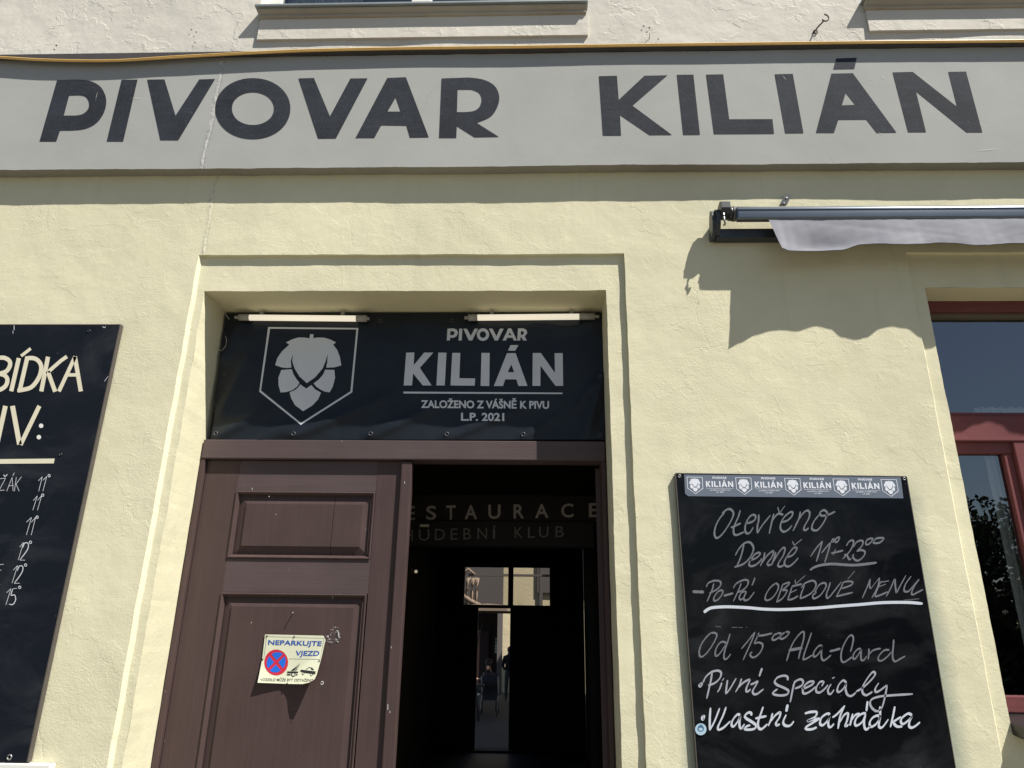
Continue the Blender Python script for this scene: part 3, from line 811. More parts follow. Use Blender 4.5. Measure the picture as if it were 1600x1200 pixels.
rs = thing("restaurant_sign", "dim dark sign board RESTAURACE HUDEBNÍ KLUB across the passage behind the open door", "sign", (-.4, RY, 2.2))
tl, br = at(560, 778, RY), at(950, 849, RY)
box("board", -1.49, .65, RY, RY + .12, at(700, 813, RY).z, at(700, 773, RY).z, M_beam, rs)
box("board", -1.49, at(927, 830, RY).x, RY - .012, RY + .1, at(700, 853, RY).z, at(700, 814, RY).z, M_beam, rs)
fr_ = lambda x, y: at(x, y, RY - .0016); fr2 = lambda x, y: at(x, y, RY - .014)
def row(chars, spans, top0, top1, bot0, bot1, fn, mat, bold):
    for ch, (a, b) in zip(chars, spans):
        f = lambda x, p, q: (p + (q - p) * (x / 1500)) / 5 + 770
        up = 3.0 if ch == "Í" else 0
        fit_text("letter", ch, [(a / 5 + 630, f(a, top0, top1) - up), (b / 5 + 630, f(b, top0, top1) - up), (b / 5 + 630, f(b, bot0, bot1)), (a / 5 + 630, f(a, bot0, bot1))], fn, mat, rs, bold)
row("RESTAURACE", [(-130, -50), (15, 92), (180, 258), (335, 410), (480, 578), (665, 760), (862, 945), (1030, 1135), (1235, 1330), (1450, 1530)], 104, 80, 216, 190, fr_, M_ghost, .018)
row("HUDEBNÍKLUB", [(0, 75), (122, 205), (248, 325), (370, 425), (470, 530), (580, 655), (700, 728), (870, 935), (975, 1030), (1062, 1135), (1190, 1255)], 288, 254, 377, 338, fr2, M_ghost2, .0)
box("lit_label", at(657, 821, RY).x, at(671, 821, RY).x, RY - .02, RY - .014, at(660, 824, RY).z, at(660, 820, RY).z, M_cream, rs, 0)

# small globe lamp on the left wall of the passage
lp_ = at(650, 893, 6.2)
lt = thing("wall_lamp", "small glowing globe lamp on the left wall deep in the dark passage", "lamp", lp_)
bm = bmesh.new(); bmesh.ops.create_uvsphere(bm, u_segments=14, v_segments=10, radius=.020); bmesh.ops.translate(bm, vec=lp_, verts=bm.verts)
mL, n_, l_, p_ = new_mat("lit_globe"); p_.inputs["Base Color"].default_value = (.6, .55, .45, 1); p_.inputs["Emission Color"].default_value = (1, .85, .6, 1); p_.inputs["Emission Strength"].default_value = .22
bm_obj("globe", bm, mL, lt, True)
tube("arm", [lp_ + Vector((-.02, 0, .03)), lp_ + Vector((-.06, 0, .06)), Vector((-1.499, lp_.y, lp_.z + .05))], .008, M_darkm, lt)

# back door with fanlight
BY = 8.75
def backdoor():
    q = lambda x, y: at(x, y, BY)
    fz0, fz1 = q(760, 945).z, q(760, 886).z
    a0, a1, b0, b1 = q(725.5, 915).x, q(794, 915).x, q(802, 915).x, q(859, 915).x
    dz0, dz1 = 0.004, q(760, 950).z
    g0, g1 = q(744.5, 1050).x, q(796, 1050).x
    bm = bmesh.new()
    add_box(bm, -1.56, a0, BY, BY + .08, fz0, fz1); add_box(bm, a1, b0, BY - .005, BY + .07, fz0, fz1); add_box(bm, b1, .74, BY, BY + .08, fz0, fz1)
    add_box(bm, -1.56, .74, BY, BY + .08, fz1, 3.05); add_box(bm, -1.56, .74, BY - .004, BY + .076, dz1, fz0)
    fr = bm_obj("back_door_frame", bm, M_backd, B)
    for (p, r) in ((a0, a1), (b0, b1)): mesh("pane", [(p, BY + .03, fz0), (r, BY + .03, fz0), (r, BY + .03, fz1), (p, BY + .03, fz1)], [(0, 1, 2, 3)], M_fan, fr)
    box("back_door_leaf", -1.56, g0, BY + .01, BY + .06, dz0, dz1, M_backd, B); box("back_door_leaf", g1, .74, BY + .01, BY + .06, dz0, dz1, M_backd, B)
    box("threshold", g0 - .05, q(838, 1150).x, BY - .1, BY + .22, -.01, .03, M_court, B)
backdoor()

# ------------------------------------------------------------------ courtyard
CYW = 26.0
M_ywall = plaster("courtyard_yellow_plaster", (.66, .57, .38), grain=.001, coarse=.01, crack=.004)
M_gshade = simple("courtyard_shade_grey", (.115, .10, .096), .9, .08, 1)  # wall's shade put into the grey-brown itself; the gallery beam shares it
M_dark = simple("dark_interior", (.02, .014, .012), .9, .2, 2)
yb = thing("courtyard_house", "sunlit cream courtyard house seen through the right fanlight pane", "building", (3, CYW, -.5))
xe = at(786, 920, CYW).x
box("wall", xe, xe + 9, CYW, CYW + .5, -.5, 10, M_ywall, yb, 0)
box("shadow_strip", at(843, 900, CYW).x, at(843, 900, CYW).x + .12, CYW - .12, CYW - .01, -.5, 10, M_gshade, yb, 0)  # grey strip built as part of the shadow on this wall
gx1 = at(841, 900, 24.0).x
box("shadow_patch", at(839, 900, CYW).x, xe + 4, CYW - .10, CYW - .02, at(839, 927, CYW).z, 10, M_gshade, yb, .02)  # thin grey slab standing in for a chimney's shadow on the wall
gb = thing("courtyard_wing", "courtyard house coloured grey-brown for shade with a wooden gallery, seen in the left fanlight pane", "building", (-2, CYW - 1, -.5))
GY = 25.0
gxe = at(786, 920, GY).x
zt = at(760, 956, GY).z
box("wall", -12, gxe, GY, GY + .4, zt, 10, M_gshade, gb, 0)
box("pier", gxe - .18, gxe, GY + .002, GY + .4, -.5, zt - .002, M_gshade, gb, 0)
box("back_wall", -12, gxe, GY + 1.8, GY + 2.0, -.5, zt, M_dark, gb, 0)
wz0, wz1 = at(777, 1021, GY + 1.7).z, at(777, 996, GY + 1.7).z
wx0, wx1 = at(773, 1010, GY + 1.7).x, at(781, 1010, GY + 1.7).x
M_grn = simple("green_pane", (.25, .33, .16), .5, .4, 4); M_wpane = simple("pale_pane", (.5, .52, .5), .5, .1)
for i in range(2):
    for j in range(5):
        a = wx0 + (wx1 - wx0) * (i + .08) / 2; b = wx0 + (wx1 - wx0) * (i + .84) / 2
        c = wz0 + (wz1 - wz0) * (j + .08) / 5; d = wz0 + (wz1 - wz0) * (j + .86) / 5
        box("pane", a, b, GY + 1.74, GY + 1.79, c, d, M_grn if j > 2 else M_wpane, gb, 0)
M_redd = simple("dark_red_door", (.018, .004, .004), .6, .2)
box("door", at(745, 1000, GY + 1.6).x, at(764, 1000, GY + 1.6).x, GY + 1.6, GY + 1.7, -.5, at(755, 985, GY + 1.6).z, M_redd, gb, .01)
# gallery: rail, arches and posts in wood
M_gal = simple("gallery_wood", (.30, .22, .16), .8, .15, 3)
gy = 22.5
def gb_tube(pts, r): return tube("gallery_post", [at(x, y, gy) for x, y in pts], r, M_gal, gb, 6)
box("gallery_beam", at(715, 899, gy).x, at(870, 899, gy).x, gy, gy + .15, at(760, 900, gy).z, at(760, 896.5, gy).z, M_gshade, gb, 0)
for xx in (728, 736, 743): gb_tube([(xx, 946), (xx + 1, 925), (xx + 2, 912), (xx + 4, 903)], .06)
for xx in (728, 737): gb_tube([(xx + 1, 915), (xx + 4, 906), (xx + 8, 903)], .04)
gb_tube([(722, 930), (735, 939), (750, 946.5)], .09); gb_tube([(722, 899), (732, 889), (742, 898)], .05)
blocker = thing("side_blocker", "added unseen wing shading the right of the courtyard", "building", (5, 15, -.5))
box("wall", 4.2, 6, 9.2, 22.2, -.5, 10.5, M_backwall, blocker, 0)  # out-of-view mass added to keep the courtyard ground in shade

# parasol edge, pushchair and people
M_canv = simple("cream_canvas", (.20, .15, .11), .9, .05)
pa = thing("parasol", "brown parasol with a pale rim seen at the top of the back-door gap", "parasol", (at(765, 1100, 20).x, 20, -.5))
pc = at(762, 950, 20)
V = [(pc.x, 20, pc.z + .13)]; nn = 8
for k in range(nn): V.append((pc.x + 1.7 * math.cos(k * math.pi / 4 + .39), 20 + 1.7 * math.sin(k * math.pi / 4 + .39), pc.z + (.0)))
for k in range(nn): V.append((pc.x + 1.7 * math.cos(k * math.pi / 4 + .39), 20 + 1.7 * math.sin(k * math.pi / 4 + .39), pc.z - .12))
mesh("canopy", V, [(0, k + 1, (k + 1) % nn + 1) for k in range(nn)] + [(k + 1, 9 + k, 9 + (k + 1) % nn, (k + 1) % nn + 1) for k in range(nn)], M_canv, pa)
tube("pole", [(pc.x - .6, 20.3, -.5), (pc.x - .1, 20.1, pc.z + .05)], .025, M_darkm, pa)

M_skin = simple("skin", (.42, .24, .17), .6, .05); M_cloth_d = simple("dark_clothes", (.012, .012, .016), .9); M_jean = simple("grey_jeans", (.06, .065, .075), .9)
M_shirtw = simple("white_shirt", (.62, .68, .70), .9); M_hair = simple("brown_hair", (.05, .03, .02), .7)
def skin_body(name, verts, edges, radii, mat, parent, sub=1):
    me = bpy.data.meshes.new(name); me.from_pydata(verts, edges, []); o = bpy.data.objects.new(name, me); COL.objects.link(o)
    sk = o.modifiers.new("s", 'SKIN'); me_sv = me.skin_vertices[0].data if me.skin_vertices else None
    if me_sv is None:
        bm = bmesh.new(); bm.from_mesh(me); bm.verts.layers.skin.verify(); bm.to_mesh(me); bm.free(); me_sv = me.skin_vertices[0].data
    for i, r in enumerate(radii): me_sv[i].radius = (r, r) if not isinstance(r, tuple) else r
    me_sv[0].use_root = True
    o.modifiers.new("u", 'SUBSURF').levels = sub
    dg = bpy.context.evaluated_depsgraph_get(); m2 = bpy.data.meshes.new_from_object(o.evaluated_get(dg)); bpy.data.objects.remove(o)
    m2.name = name; m2.materials.clear(); m2.materials.append(mat)
    return link(name, m2, mat, parent, True)
def ball(name, c, r, mat, parent, sc=(1, 1, 1)):
    bm = bmesh.new(); bmesh.ops.create_uvsphere(bm, u_segments=12, v_segments=9, radius=r); bmesh.ops.scale(bm, vec=sc, verts=bm.verts); bmesh.ops.translate(bm, vec=c, verts=bm.verts)
    return bm_obj(name, bm, mat, parent, True)
# standing person, back to us, near the bright wall
def standing(x, y, z, h, label):
    t = thing("person", label, "person", (x, y, z)); s = h / 1.7
    P = lambda a, b, c: (x + a * s, y + b * s, z + c * s)
    v = [P(0, 0, .92), P(0, 0, 1.15), P(0, .0, 1.40), P(0, 0, 1.48), P(0, -.01, 1.60), P(.17, 0, 1.38), P(.23, -.02, 1.10), P(.17, -.14, .93), P(-.17, 0, 1.38), P(-.24, -.02, 1.12), P(-.16, -.16, 1.0),
         P(.09, 0, .86), P(.10, 0, .48), P(.11, .02, .09), P(.12, -.12, .05), P(-.09, 0, .86), P(-.11, -.02, .48), P(-.12, .02, .09), P(-.13, -.12, .05)]
    e = [(0, 1), (1, 2), (2, 3), (3, 4), (2, 5), (5, 6), (6, 7), (2, 8), (8, 9), (9, 10), (0, 11), (11, 12), (12, 13), (13, 14), (0, 15), (15, 16), (16, 17), (17, 18)]
    r = [.14, .13, .13, .06, .10, .06, .045, .03, .06, .045, .03, .09, .065, .045, .035, .09, .065, .045, .035]
    skin_body("body", v, e, [q * s for q in r], M_jean, t)
    v2 = v[:11]; skin_body("shirt", v2, e[:10], [q * s * 1.12 for q in (.15, .14, .14, .055, .02, .07, .05, .034, .07, .05, .034)], M_cloth_d, t)
    ball("hair", P(0, .02, 1.63), .105 * s, M_hair, t, (.9, 1, 1.1))
sx = at(793, 1090, 22.3)
standing(sx.x + .06, 22.3, -.5, 1.64, "standing person in dark top and grey trousers, half hidden by the back-door edge")
def seated(x, y, z, lean, label, shirt, hair):
    t = thing("person", label, "person", (x, y, z))
    P = lambda a, b, c: (x + a, y + b, z + c)
    v = [P(0, 0, .52), P(lean * .4, -.02, .75), P(lean, -.04, .98), P(lean * 1.2, -.05, 1.07), P(lean * 1.4, -.06, 1.20), P(lean - .02, .17, .95), P(lean - .22, .20, .78), P(lean - .42, .1, .82), P(lean, -.2, .95), P(lean - .2, -.22, .76), P(lean - .40, -.1, .82),
         P(-.05, .10, .50), P(-.45, .12, .50), P(-.42, .12, .08), P(-.52, .12, .05), P(-.05, -.10, .50), P(-.45, -.12, .50), P(-.38, -.12, .08), P(-.48, -.12, .05)]
    e = [(0, 1), (1, 2), (2, 3), (3, 4), (2, 5), (5, 6), (6, 7), (2, 8), (8, 9), (9, 10), (0, 11), (11, 12), (12, 13), (13, 14), (0, 15), (15, 16), (16, 17), (17, 18)]
    r = [.15, .13, .13, .055, .10, .06, .045, .03, .06, .045, .03, .09, .065, .045, .035, .09, .065, .045, .035]
    skin_body("body", v, e, r, M_skin, t)
    skin_body("shirt", v[:11], e[:10], [q * 1.15 for q in (.16, .14, .14, .05, .02, .07, .05, .01, .07, .05, .01)], shirt, t)
    skin_body("trousers", [v[0]] + v[11:], [(0, 1), (1, 2), (2, 3), (3, 4), (0, 5), (5, 6), (6, 7), (7, 8)], [.16, .10, .075, .055, .03, .10, .075, .055, .03], M_jean, t)
    ball("hair", P(lean * 1.4 + .02, -.05, 1.25), .11, hair, t, (1, 1, 1.05))
    return t
s1 = at(764, 1040, 19.4)
seated(s1.x + .05, 19.4, -.45, -.05, "seated person in dark clothes bent over the table beyond the pushchair", M_cloth_d, M_hair)
s2 = at(741, 1040, 19.8)
t2 = seated(s2.x - .25, 19.8, -.45, .08, "seated person in a white shirt at the left edge of the back-door gap", M_shirtw, M_hair)
ch = thing("chair", "dark cafe chair under the seated person in dark clothes", "chair", (s1.x + .1, 19.4, -.5))
box("seat", s1.x - .2, s1.x + .25, 19.2, 19.62, -.05, -.01, M_darkm, ch); box("backrest", s1.x + .23, s1.x + .27, 19.2, 19.62, -.01, .42, M_darkm, ch)
for a in (-.17, .23):
    for b in (19.22, 19.6): tube("leg", [(s1.x + a, b, -.5), (s1.x + a, b, -.05)], .014, M_darkm, ch, 6)
ch2 = thing("chair", "dark cafe chair under the seated person in the white shirt", "chair", (s2.x - .3, 19.8, -.5))
box("seat", s2.x - .5, s2.x - .05, 19.6, 20.0, -.05, -.01, M_darkm, ch2); box("backrest", s2.x - .52, s2.x - .48, 19.6, 20.0, -.01, .42, M_darkm, ch2)
for a in (-.48, -.08):
    for b in (19.62, 19.98): tube("leg", [(s2.x + a, b, -.5), (s2.x + a, b, -.05)], .014, M_darkm, ch2, 6)
tb = thing("table", "small dark pedestal table at the left edge of the back-door gap", "table", (at(738, 1100, 17.2).x, 17.2, -.5))
tcx, tcz = at(738, 1100, 17.2).x, at(745, 1069, 17.2).z
bm = bmesh.new(); add_tube(bm, [(tcx, 17.2, tcz - .03), (tcx, 17.2, tcz)], .30, 24); bm_obj("table_top", bm, M_darkm, tb)
tube("leg", [(tcx + .18, 17.0, -.5), (tcx + .1, 17.1, tcz - .03)], .02, M_darkm, tb, 6); tube("leg", [(tcx - .18, 17.0, -.5), (tcx - .1, 17.1, tcz - .03)], .02, M_darkm, tb, 6); tube("leg", [(tcx, 17.5, -.5), (tcx, 17.3, tcz - .03)], .02, M_darkm, tb, 6)
# pushchair
pu = at(764, 1118, 18.0)
ps = thing("pushchair", "dark folding pushchair parked in the courtyard behind the passage", "pushchair", (pu.x, 18.2, -.5))
Q = lambda a, b, c: (pu.x + a, 18.2 + b, -.5 + c)
M_pushf = simple("pushchair_fabric", (.018, .018, .022), .8, .2)
V = [Q(-.2, -.05, .42), Q(.2, -.05, .42), Q(.2, .25, .95), Q(-.2, .25, .95), Q(-.2, -.3, .40), Q(.2, -.3, .40)]
mesh("seat", V, [(0, 1, 2, 3), (4, 5, 1, 0)], M_pushf, ps)
V = []; 
for i in range(7):
    a = i / 6 * math.pi * .6
    for sx_ in (-.21, .21): V.append(Q(sx_, .2 - .3 * math.sin(a), .80 + .26 * math.cos(a)))
mesh("hood", V, [(2 * i, 2 * i + 1, 2 * i + 3, 2 * i + 2) for i in range(6)], M_pushf, ps)
for sx_ in (-.22, .22):
    tube("frame", [Q(sx_, .45, .12), Q(sx_, .05, .5), Q(sx_, -.3, 1.0)], .014, M_steel, ps, 6); tube("frame", [Q(sx_, -.35, .12), Q(sx_, .05, .5), Q(sx_, .2, .9)], .014, M_steel, ps, 6)
    for yy in (-.35, .45):
        bm = bmesh.new(); c0 = Q(sx_, yy, .1); add_tube(bm, [(c0[0] + .085 * 0, c0[1] + .085 * math.cos(k * math.pi / 8), c0[2] + .085 * math.sin(k * math.pi / 8)) for k in range(17)], .016, 6, False)
        bm_obj("wheel", bm, M_darkm, ps, True)
tube("handle", [Q(-.22, -.3, 1.0), Q(0, -.33, 1.03), Q(.22, -.3, 1.0)], .016, M_darkm, ps, 6)

# ------------------------------------------------------------------ banner over the door
BN = thing("banner", "black vinyl banner with hop emblem and KILIÁN lettering fixed above the door", "banner", (-.55, .22, 2.41))
PB = .218
def seg_d(x, y, a, b):
    vx, vy = b[0] - a[0], b[1] - a[1]; L2 = vx * vx + vy * vy; t = max(0, min(1, ((x - a[0]) * vx + (y - a[1]) * vy) / L2))
    px_, py_ = a[0] + vx * t, a[1] + vy * t; s = (x - px_) * vy - (y - py_) * vx
    return math.hypot(x - px_, y - py_), t
folds = [((338, 682), (440, 628), .006, 7), ((400, 690), (520, 640), .005, 8), ((458, 682), (600, 622), .0075, 8), ((580, 682), (720, 615), .006, 8), ((700, 684), (830, 630), .005, 8),
         ((818, 684), (870, 650), .004, 6), ((942, 592), (912, 688), .010, 8), ((925, 600), (900, 640), .005, 6), ((936, 498), (860, 520), .004, 8), ((345, 560), (372, 500), .005, 8), ((345, 640), (385, 560), .004, 9), ((840, 502), (905, 516), .004, 5)]
def banner_off(x, y):
    o = .004 * noise.noise(Vector((x * .012, y * .012, 5))) + .0015 * noise.noise(Vector((x * .05, y * .05, 9)))
    for a, b, am, w in folds:
        d, t = seg_d(x, y, a, b); o += 2.0 * am * math.exp(-(d / w) ** 2) * (1 - .7 * t)
    return o
def fban(lift):
    return lambda x, y: at(x, y, PB - banner_off(x, y) - lift)
bx0, bx1 = 324, 948
gx = [bx0 + k * 6 for k in range(0, 105)]; gyv = [488 + k * 6 for k in range(0, 35)]
V = []; nX, nY = 110, 36
grid_b = {}
# outline in pixels: left edge leans with the wall, a little ragged
def edgeL(v): return 351.5 - 21.5 * v + 1.2 * math.sin(v * 17) + (1.5 if .2 < v < .35 else 0)
def edgeR(v): return 944.5 + 1.0 * v - 2.5 * (1 - v) ** 3 + .8 * math.sin(v * 13)
loop = [(edgeL(k / 20), 489.5 + (687.2 - 489.5) * k / 20) for k in range(21)] + [(edgeR(1 - k / 20), 489.0 + (686.6 - 489.0) * (1 - k / 20)) for k in range(21)]
fpoly("sheet", [loop], fban(0), M_banner, BN, (gx, gyv))
for o in BN.children: 
    for p in o.data.polygons: p.use_smooth = True
s5 = lambda p: tf(p, 5, 320, 460); s4 = lambda p: tf(p, 4.444, 620, 460)
cutsb = (gx, gyv)
sh_out = [(495, 255), (1200, 262), (1152, 765), (750, 1020), (425, 760)]; sh_in = [(510, 268), (1184, 274), (1138, 757), (751, 1004), (439, 751)]
hop = {
 'hop_crown': [(822, 311), (850, 311), (847, 342), (880, 337), (930, 338), (980, 352), (1025, 375), (1003, 393), (1034, 433), (1056, 490), (1066, 555), (1010, 570), (948, 572), (957, 530), (960, 465), (945, 520), (920, 580), (862, 648), (797, 693), (740, 642), (702, 580), (684, 525), (688, 465), (672, 520), (676, 572), (640, 575), (600, 570), (550, 553), (565, 500), (602, 445), (660, 393), (635, 375), (680, 352), (730, 337), (780, 337), (818, 344)],
 'hop_scale': [(598, 590), (680, 585), (692, 622), (715, 660), (740, 690), (722, 720), (685, 748), (640, 762), (592, 766), (576, 710), (575, 650)],
 'hop_scale_r': [(1012, 590), (940, 588), (925, 625), (890, 665), (850, 695), (870, 720), (905, 745), (940, 760), (975, 765), (1000, 720), (1018, 650)],
 'hop_tip': [(745, 702), (792, 736), (833, 708), (862, 742), (908, 768), (885, 820), (840, 868), (768, 912), (705, 865), (675, 812), (662, 765), (700, 750), (728, 728)],
}
small = {   # the word PIVOVAR
 'P': [[(347, 320), (352, 238), (395, 236), (415, 244), (425, 265), (415, 290), (395, 301), (370, 301), (368, 320)], [(370, 283), (372, 256), (392, 255), (403, 268), (392, 283)]],
 'I': [[(429, 320), (433, 238), (455, 238), (451, 320)]], 'V': [[(462, 238), (487, 238), (514, 288), (540, 238), (564, 238), (523, 320), (500, 320)]],
 'O': [ell(598, 279, 43, 44, 28), ell(598, 279, 22, 23, 24)], 'V2': [[(640, 238), (664, 238), (692, 290), (716, 238), (742, 238), (702, 320), (680, 320)]],
 'A': [[(734, 320), (774, 236), (794, 236), (835, 320), (812, 320), (803, 301), (767, 301), (758, 320)], [(775, 284), (785, 262), (796, 284)]],
 'R': [[(836, 320), (842, 236), (880, 236), (900, 246), (906, 268), (888, 292), (903, 320), (878, 320), (865, 299), (857, 299), (857, 320)], [(860, 280), (862, 256), (876, 256), (884, 266), (876, 280)]]}
large = {
 'K': [[(48, 632), (65, 405), (122, 403), (117, 492), (190, 404), (254, 404), (160, 510), (242, 632), (180, 632), (113, 548), (106, 632)]],
 'I': [[(275, 632), (288, 404), (345, 405), (333, 632)]], 'L': [[(373, 632), (385, 406), (441, 406), (434, 582), (544, 583), (541, 634)]], 'I2': [[(582, 635), (588, 406), (645, 406), (642, 636)]],
 'A': [[(674, 636), (765, 408), (825, 408), (907, 635), (845, 636), (830, 590), (753, 590), (737, 636)], [(770, 540), (795, 487), (815, 540)]],
 'ac': [[(772, 390), (790, 352), (845, 352), (822, 391)]], 'N': [[(942, 635), (944, 407), (1000, 407), (1098, 545), (1096, 408), (1152, 408), (1155, 635), (1102, 635), (998, 495), (997, 635)]]}
rule = [(46, 675), (1150, 682), (1150, 692), (46, 688)]
fpoly("emblem_outline", [s5(sh_out), s5(sh_in)], fban(.0012), M_print, BN, cutsb)
for k, p in hop.items(): fpoly("hop_petal" if k != 'hop_crown' else "hop_crown", [s5(p)], fban(.0012), M_print, BN, cutsb)
for g in (small, large):
    for k, L in g.items(): fpoly("letter" if k != 'ac' else "accent_mark", [s4(q) for q in L], fban(.0012), M_print, BN, cutsb)
fpoly("rule", [s4(rule)], fban(.0012), M_print, BN, cutsb)
fit_text("slogan", "ZALOŽENO Z VÁŠNĚ K PIVU", s4([(168, 716), (1057, 722), (1057, 795), (168, 789)]), fban(.0012), M_print, BN, .03, cutsb)
fit_text("slogan", "L.P. 2021", s4([(446, 821), (746, 823), (746, 880), (446, 878)]), fban(.0012), M_print, BN, .03, cutsb)
M_eye = simple("grommet_steel", (.10, .10, .11), .45, .2, metal=.6)
def ring(name, c, r, rr, mat, parent, n=14):
    bm = bmesh.new(); add_tube(bm, [(c[0] + r * math.cos(2 * math.pi * k / n), c[1], c[2] + r * math.sin(2 * math.pi * k / n)) for k in range(n + 1)], rr, 6, False)
    return bm_obj(name, bm, mat, parent, True)
for (x, y) in ((337, 677), (458.5, 677.5), (579, 677.5), (698, 678), (817.5, 678.5), (937, 679.5), (937, 588), (594, 501), (352, 584), (706, 501)):
    p = at(x, y, PB - banner_off(x, y) - .002); ring("grommet", p, .0075, .0018, M_eye, BN)

# fluorescent tubes
def tube_lamp(xa, xb_, y0, y1, cap_a, cap_b, label):
    a = at(xa, y0, .195); b = at(xb_, y1, .195)
    t = thing("tube_light", label, "tube light", a, "tube lights over the banner")
    d = (b - a).normalized(); r = .0142
    tube("tube", [a + d * cap_a, b - d * cap_b], r * .96, M_tube, t, 14)
    tube("end_cap", [a + d * (cap_a * .35), a + d * (cap_a + .012)], r * 1.06, M_tubecap, t, 12); tube("end_cap", [b - d * (cap_b + .012), b - d * (cap_b * .25)], r * 1.06, M_tubecap, t, 12)
    tube("plug", [a - d * .0, a + d * (cap_a * .4)], r * .55, M_tubecap, t, 8); tube("plug", [b - d * (cap_b * .4), b], r * .55, M_tubecap, t, 8)
    m = (a + b) / 2
    for q in (a + d * .12, b - d * .12): box("clip", q.x - .008, q.x + .008, q.y - .006, q.y + .02, q.z + .012, DZ - .012, M_steel, t, 0)
tube_lamp(367, 577, 496, 498, .055, .045, "fluorescent tube light above the hop emblem, at the left end of the banner")
tube_lamp(726, 936, 496.5, 494.5, .045, .075, "fluorescent tube light above the word PIVOVAR, at the right end of the banner")
w = bpy.data.materials
M_web = simple("cobweb_thread", (.5, .48, .42), .8)
lw = tube("loose_wire", [at(343, 480, .20), at(350, 487, .19), at(358, 499, .185)], .0012, M_web); props(lw, "short pale wire sticking out of the corner at the left end of the banner", "wire")
lw = tube("loose_wire", [at(x, y, .19) for x, y in catmull([(338, 540), (345, 548), (352, 541), (354, 532), (352, 525)], 4)], .0009, M_web); props(lw, "thin curled pale thread hanging on the left edge of the banner", "wire")
lw = tube("loose_wire", [at(x, y, z) for x, y, z in catmull([(926, 462, .05), (936, 474, .10), (941, 483, .15), (945, 492, .2)], 4)], .0010, M_web); props(lw, "thin pale wire bending down at the right end of the banner soffit", "wire")

# ------------------------------------------------------------------ left blackboard
LBp = -.024
lb = thing("menu_board", "large black beer menu board with cream painted heading, cut off at the left edge", "board", (-2.2, -.012, 1.21))
bxr = -1.729; bz1 = at(187, 508, LBp).z; bz0 = at(40, 1190.5, LBp).z; bxr = at(187, 508, LBp).x
box("board", -3.1, bxr, LBp, -.006, bz0, bz1, M_boardL, lb, .001)
box("edge_strip", bxr, bxr + .004, LBp - .001, -.004, bz0, bz1, M_edge, lb, 0); box("edge_strip", -3.1, bxr + .004, LBp - .001, -.004, bz1, bz1 + .004, M_edge, lb, 0)
s41 = lambda p: tf(p, 4, 0, 480); s25 = lambda p: tf(p, 2.5, 0, 720)
hw = 6.6
head = [
 (s41([(-62, 525), (-12, 310)]), hw, 0), (s41([(-20, 318), (25, 316), (58, 335), (62, 365), (40, 400), (0, 414), (-30, 416)]), hw, 1), (s41([(-20, 414), (25, 424), (46, 450), (36, 490), (0, 515), (-50, 520)]), hw, 1),
 (s41([(-205, 525), (-160, 310)]), hw, 0), (s41([(-100, 525), (-160, 312)]), hw, 0), (s41([(-345, 525), (-300, 310)]), hw, 0), (s41([(-300, 312), (-255, 524)]), hw, 0), (s41([(-258, 524), (-215, 310)]), hw, 0), (s41([(-190, 440), (-115, 440)]), hw * .8, 0),
 (s41([(-175, 860), (-125, 617)]), hw * 1.1, 0), (s41([(-128, 622), (-70, 625), (-50, 670), (-75, 725), (-140, 738)]), hw, 1),
 (s41([(118, 318), (70, 525)]), hw, 0), (s41([(132, 305), (192, 258)]), 4.6, 0),
 (s41([(172, 308), (122, 525)]), hw, 0), (s41([(165, 318), (215, 320), (248, 345), (258, 385), (240, 445), (195, 500), (130, 518), (108, 519)]), hw, 1),
 (s41([(300, 310), (258, 526)]), hw, 0), (s41([(418, 308), (380, 335), (300, 405)]), hw * .85, 0), (s41([(298, 400), (345, 528)]), hw, 0),
 (s41([(368, 526), (470, 308)]), hw * .9, 0), (s41([(468, 308), (505, 526)]), hw, 0), (s41([(425, 423), (492, 423)]), hw * .8, 0),
 (s41([(-20, 860), (34, 617)]), hw * 1.1, 0),
 (s41([(78, 617), (122, 858)]), hw * 1.15, 0), (s41([(246, 617), (128, 860)]), hw * 1.0, 0)]
letters("painted_letter", head, LBp, M_cream, lb)
fL = lambda x, y: at(x, y, LBp - .0009)
fpoly("colon_dot", [s41(ell(257, 741, 14, 14, 16))], fL, M_white, lb); fpoly("colon_dot", [s41(ell(243, 812, 14, 14, 16))], fL, M_white, lb)
fpoly("rule", [s41([(-345, 953), (342, 946), (336, 976), (-345, 981)])], fL, M_cream, lb)
w1 = 1.35
thin = [(s41(p), w1, 1) for p in ([(-12, 1073), (35, 1068)], [(35, 1068), (-6, 1146)], [(-6, 1146), (28, 1143)], [(22, 1046), (32, 1058), (46, 1044)],
   [(42, 1150), (76, 1062)], [(76, 1062), (82, 1150)], [(55, 1117), (84, 1113)], [(80, 1055), (90, 1034)], [(102, 1062), (90, 1150)], [(134, 1060), (98, 1108)], [(100, 1105), (120, 1150)],
   [(240, 1085), (264, 1060)], [(264, 1060), (242, 1150)], [(268, 1082), (292, 1058)], [(292, 1058), (268, 1150)])]
thin += [(s25(p), w1, 1) for p in ([(130, 155), (146, 137)], [(146, 137), (128, 193)], [(147, 154), (163, 136)], [(163, 136), (146, 193)], [(103, 240), (123, 221)], [(123, 221), (103, 290)], [(123, 240), (139, 221)], [(139, 221), (122, 290)],
   [(77, 337), (92, 319)], [(92, 319), (71, 388)], [(88, 340), (97, 321), (110, 324), (107, 347), (78, 387)], [(78, 388), (98, 388)],
   [(52, 427), (69, 409)], [(69, 409), (47, 478)], [(67, 430), (76, 411), (89, 414), (85, 437), (56, 478)], [(56, 479), (77, 478)],
   [(26, 515), (43, 499)], [(43, 499), (23, 563)], [(66, 498), (50, 500)], [(50, 500), (43, 525), (57, 524), (61, 543), (50, 561), (35, 560)], [(-5, 406), (15, 404)], [(-5, 428), (5, 427)])]
